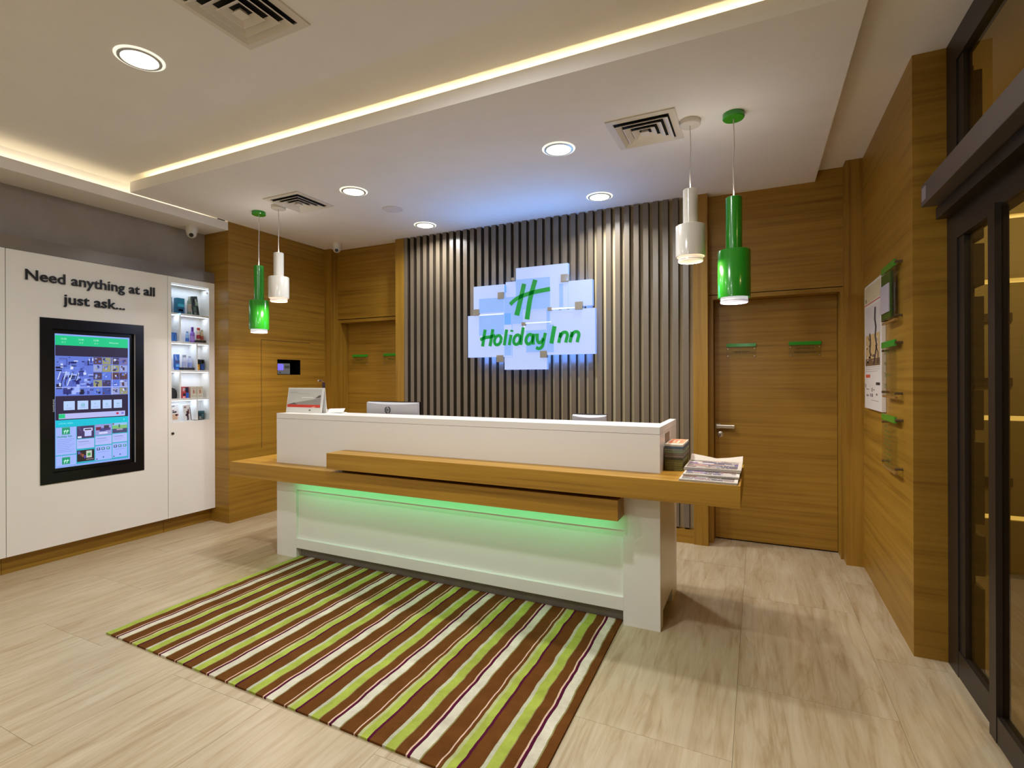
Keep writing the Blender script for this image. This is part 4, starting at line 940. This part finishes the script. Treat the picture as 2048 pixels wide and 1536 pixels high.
def paper(x0, x1, y0, y1, z, sheets, label, seed, curl=0.0, rot=0.0):
    rnd = random.Random(seed); t = thing('newspaper', label, 'newspaper', ((x0 + x1) / 2, (y0 + y1) / 2, z), 'folded newspapers on the shelf bar')
    for s in range(sheets):
        bm = BM(); n = 8; g_ = []
        zs = z + s * .0058
        for i in range(n + 1):
            f = i / n; row = []
            for j in range(5):
                u = j / 4
                lift = curl * (max(0, f - .78) / .22) ** 2 * (1 + .7 * math.cos(u * 6.0)) * (1 if s == sheets - 1 else .3)
                row.append(bm.verts.new((x0 + (x1 - x0) * u + .002 * s, y0 + (y1 - y0) * f, zs + .0045 + lift)))
            g_.append(row)
        low = [[bm.verts.new((v.co.x, v.co.y, min(v.co.z - .0045, zs + .001 + (v.co.z - zs - .0045) * .8))) for v in row] for row in g_]
        for i in range(n):
            for j in range(4):
                bm.faces.new((g_[i][j], g_[i][j + 1], g_[i + 1][j + 1], g_[i + 1][j])); bm.faces.new((low[i][j], low[i + 1][j], low[i + 1][j + 1], low[i][j + 1]))
        for i in range(n): 
            bm.faces.new((g_[i][0], g_[i + 1][0], low[i + 1][0], low[i][0])); bm.faces.new((g_[i][4], low[i][4], low[i + 1][4], g_[i + 1][4]))
        for j in range(4):
            bm.faces.new((g_[0][j], low[0][j], low[0][j + 1], g_[0][j + 1])); bm.faces.new((g_[n][j], g_[n][j + 1], low[n][j + 1], low[n][j]))
        if rot: turn(bm, rot, 'Z', ((x0 + x1) / 2, (y0 + y1) / 2, 0))
        obj('sheet', bm, flat(200, 192, 178) if s % 2 else flat(184, 174, 156), t)
    pr = BM(); ztop_ = z + (sheets - 1) * .0058 + .0052
    cols = [(60, 54, 54), (120, 112, 106), (92, 70, 140), (170, 120, 104), (60, 56, 84), (120, 110, 104), (196, 186, 176)]
    w, dlt = x1 - x0, y1 - y0
    def pq(a, q, a1, q1, c): quad(pr, (x0 + a * w, y0 + q * dlt, ztop_), ((a1 - a) * w, 0, 0), (0, (q1 - q) * dlt, 0), cols.index(c))
    y = .05
    while y < (.74 if curl else .5):
        h = rnd.choice((.025, .05, .09)); a = .04
        while a < .92:
            b_ = min(.96, a + rnd.uniform(.12, .3)); pq(a, y, b_ - .015, y + h * .8, rnd.choice(cols)); a = b_
        y += h + .015
    if rot: turn(pr, rot, 'Z', ((x0 + x1) / 2, (y0 + y1) / 2, 0))
    obj('page_print', pr, [flat(*c) for c in cols], t)
paper(-.372, -.092, 2.786, 3.12, .8915, 2, 'folded newspaper lying at the front edge of the shelf bar', 3, rot=-.01)
paper(-.366, -.090, 2.880, 3.22, .9040, 2, 'middle newspaper of the three fanned out on the shelf bar', 4, rot=.01)
paper(-.372, -.084, 2.985, 3.34, .9165, 3, 'rearmost newspaper with curled back edge on the shelf bar', 8, curl=.016)

# ================================================================ rug
bm = BM()
cs = [(-3.304, 1.622), (-0.694, 1.566), (-0.720, 2.998), (-3.318, 2.998)]
poly(bm, [(x, y, 0.0005) for x, y in cs], (0, 0, 0.0095))
tag(obj('rug', bm, 'rug', None, (-2.01, 2.3, 0)), 'brown, lime and cream striped rug on the stone floor before the desk', 'rug')

# ================================================================ signs on doors and the right wall
def door_plate(x0, x1, z0, z1, y, label, lines, group):
    t = thing('door_plate', label, 'sign', ((x0 + x1) / 2, y, z0), group)
    pl = obj('plate', B(x0, x1, y - .012, y - .007, z0, z1), 'acrylic', t)
    obj('green_strip', B(x0, x1, y - .0135, y - .0065, z1 - .028, z1), 'green', t)
    bm = BM()
    for k, (s, q) in enumerate(lines): text_bm(bm, s, .024, ((x0 + x1) / 2, y - .0125, z0 + q), (1, 0, 0), (0, 0, 1), .0004, 0, center=True)
    obj('plate_text', bm, flat(62, 46, 14), pl)
    bm = BM()
    for a, q in ((x0 + .012, z0 + .012), (x1 - .012, z0 + .012), (x1 - .012, z1 - .045), (x0 + .012, z1 - .045)): tube(bm, [(a, y - .0005, q), (a, y - .016, q)], .004, 8)
    obj('screws', bm, 'chrome', t)
door_plate(-.247, -.012, 1.600, 1.720, 4.900, 'green-topped clear plate on the right door, nearer the handle', [('Luggage Room', .045)], 'clear door plates')
door_plate(.236, .470, 1.597, 1.722, 4.900, 'green-topped clear plate on the right door, away from the handle', [('Staff Entrance', .062), ('Authorised only', .030)], 'clear door plates')
door_plate(-4.500, -4.262, 1.592, 1.718, 4.880, 'green-topped clear plate on the left door, beside its hinge-side jamb', [('Back Office', .055)], 'clear door plates')
door_plate(-4.020, -3.785, 1.595, 1.722, 4.880, 'green-topped clear plate on the left door, next to the slat wall', [('Staff only', .055)], 'clear door plates')

t = thing('poster', 'tall white framed poster with a photo of dark bare trees on the right wall', 'poster', (.70, 4.13, 1.21))
PY0, PY1, PZ0, PZ1 = 3.858, 4.412, 1.208, 2.062
obj('board', B(.692, .7155, PY0, PY1, PZ0, PZ1, bev=.002), flat(214, 206, 198), t)
bm = BM(); pm = []
def pq(a, q, a1, q1, c, lift=1):      # a runs from the far edge to the near one, q from the top down
    if c not in pm: pm.append(c)
    quad(bm, (.6915 - .0004 * lift, PY1 - a * (PY1 - PY0), PZ1 - q1 * (PZ1 - PZ0)), (0, -(a1 - a) * (PY1 - PY0), 0), (0, 0, (q1 - q) * (PZ1 - PZ0)), pm.index(c))
pq(.05, .02, .95, .145, (198, 184, 150)); pq(.0, .155, 1.0, .163, (190, 90, 70)); pq(.08, .11, .16, .14, (120, 110, 84), 2)
pq(.08, .185, .92, .655, (196, 190, 188))
pq(.08, .41, .92, .655, (190, 160, 110), 2); pq(.08, .60, .92, .655, (110, 84, 52), 3)
rnd = random.Random(5)
for k in range(26):
    a, q = rnd.uniform(.08, .80), rnd.uniform(.42, .62); pq(a, q, a + rnd.uniform(.04, .12), q + rnd.uniform(.008, .02), rnd.choice([(120, 92, 70), (214, 196, 170), (90, 66, 60), (170, 150, 140)]), 4)
def limb(pts, w):
    if (62, 48, 52) not in pm: pm.append((62, 48, 52))
    i = pm.index((62, 48, 52))
    for (a, q), (a1, q1) in zip(pts, pts[1:]):
        v = [bm.verts.new((.6915 - .0022, PY1 - u * (PY1 - PY0), PZ1 - r * (PZ1 - PZ0))) for u, r in ((a - w, q), (a + w, q), (a1 + w, q1), (a1 - w, q1))]
        bm.faces.new(v).material_index = i
limb([(.68, .21), (.66, .30), (.72, .36), (.68, .43), (.76, .50), (.70, .56), (.58, .65)], .035); limb([(.36, .40), (.40, .47), (.36, .54), (.42, .58)], .03); limb([(.70, .50), (.84, .56), (.82, .64)], .02); limb([(.25, .43), (.38, .46)], .015)
for k in range(3): pq(.08, .665 + k * .016, .9 - .1 * (k == 2), .668 + k * .016, (160, 150, 146))
pq(.08, .725, .36, .750, (204, 84, 56)); pq(.70, .785, .92, .805, (44, 40, 40))
for a, q, a1, q1 in ((.45, .83, .5, .86), (.55, .84, .62, .848), (.35, .875, .40, .90), (.44, .875, .52, .90), (.12, .84, .3, .846), (.12, .885, .26, .90), (.70, .87, .78, .885), (.4, .925, .85, .928), (.06, .80, .10, .83)): pq(a, q, a1, q1, (128, 120, 124))
bm2 = bm; obj('poster_print', bm2, [flat(*c) for c in pm], t)

def holder(z0, z1, label, card, lines):
    y0, y1 = 3.440, 3.800
    t = thing('leaflet_holder', label, 'holder', (.70, (y0 + y1) / 2, z0), 'clear holders on the right wall')
    pl = obj('plate', B(.683, .688, y0, y1, z0, z1), 'acrylic', t)
    obj('green_strip', B(.680, .690, y0 + .03, y1, z1 - .036, z1), 'green', t)
    obj('foot_edge', B(.676, .690, y0, y1 - .05, z0, z0 + .012), flat(150, 112, 62, .2), t)
    bm = BM()
    for a, q in ((y0 + .012, z1 - .018), (y1 - .02, z1 - .05), (y0 + .02, z0 + .03), (y1 - .015, z0 + .03)): tube(bm, [(.7155, a, q), (.679, a, q)], .007, 10)
    obj('standoffs', bm, flat(90, 70, 44), t)
    if card:
        obj('card_pocket', B(.674, .682, 3.530, 3.762, z0 + .028, z1 - .052), flat(52, 84, 22, .3), t)
        obj('card', B(.668, .673, 3.536, 3.755, z0 + .062, z1 - .118), flat(176, 166, 172), t)
    bm = BM()
    for k, (s, sz) in enumerate(lines): text_bm(bm, s, sz, (.6815, y1 - .07, z1 - .075 - k * (.26 / max(len(lines), 1))), (0, -1, 0), (0, 0, 1), .0003)
    if lines: obj('notice_text', bm, flat(96, 104, 40), pl)
    else: bm.free()
holder(1.736, 2.078, 'topmost clear holder with green edge and a pale card, right of the poster', True, [])
holder(1.306, 1.634, 'middle clear holder with green lettering beside the poster', False, [('Check in', .040), ('14:00', .036), ('Check out', .040), ('12:00', .036)])
holder(0.890, 1.206, 'lowest clear holder with lines of small print below the poster', False, [('Notice', .032)] + [('Please ask at reception', .018)] * 9)
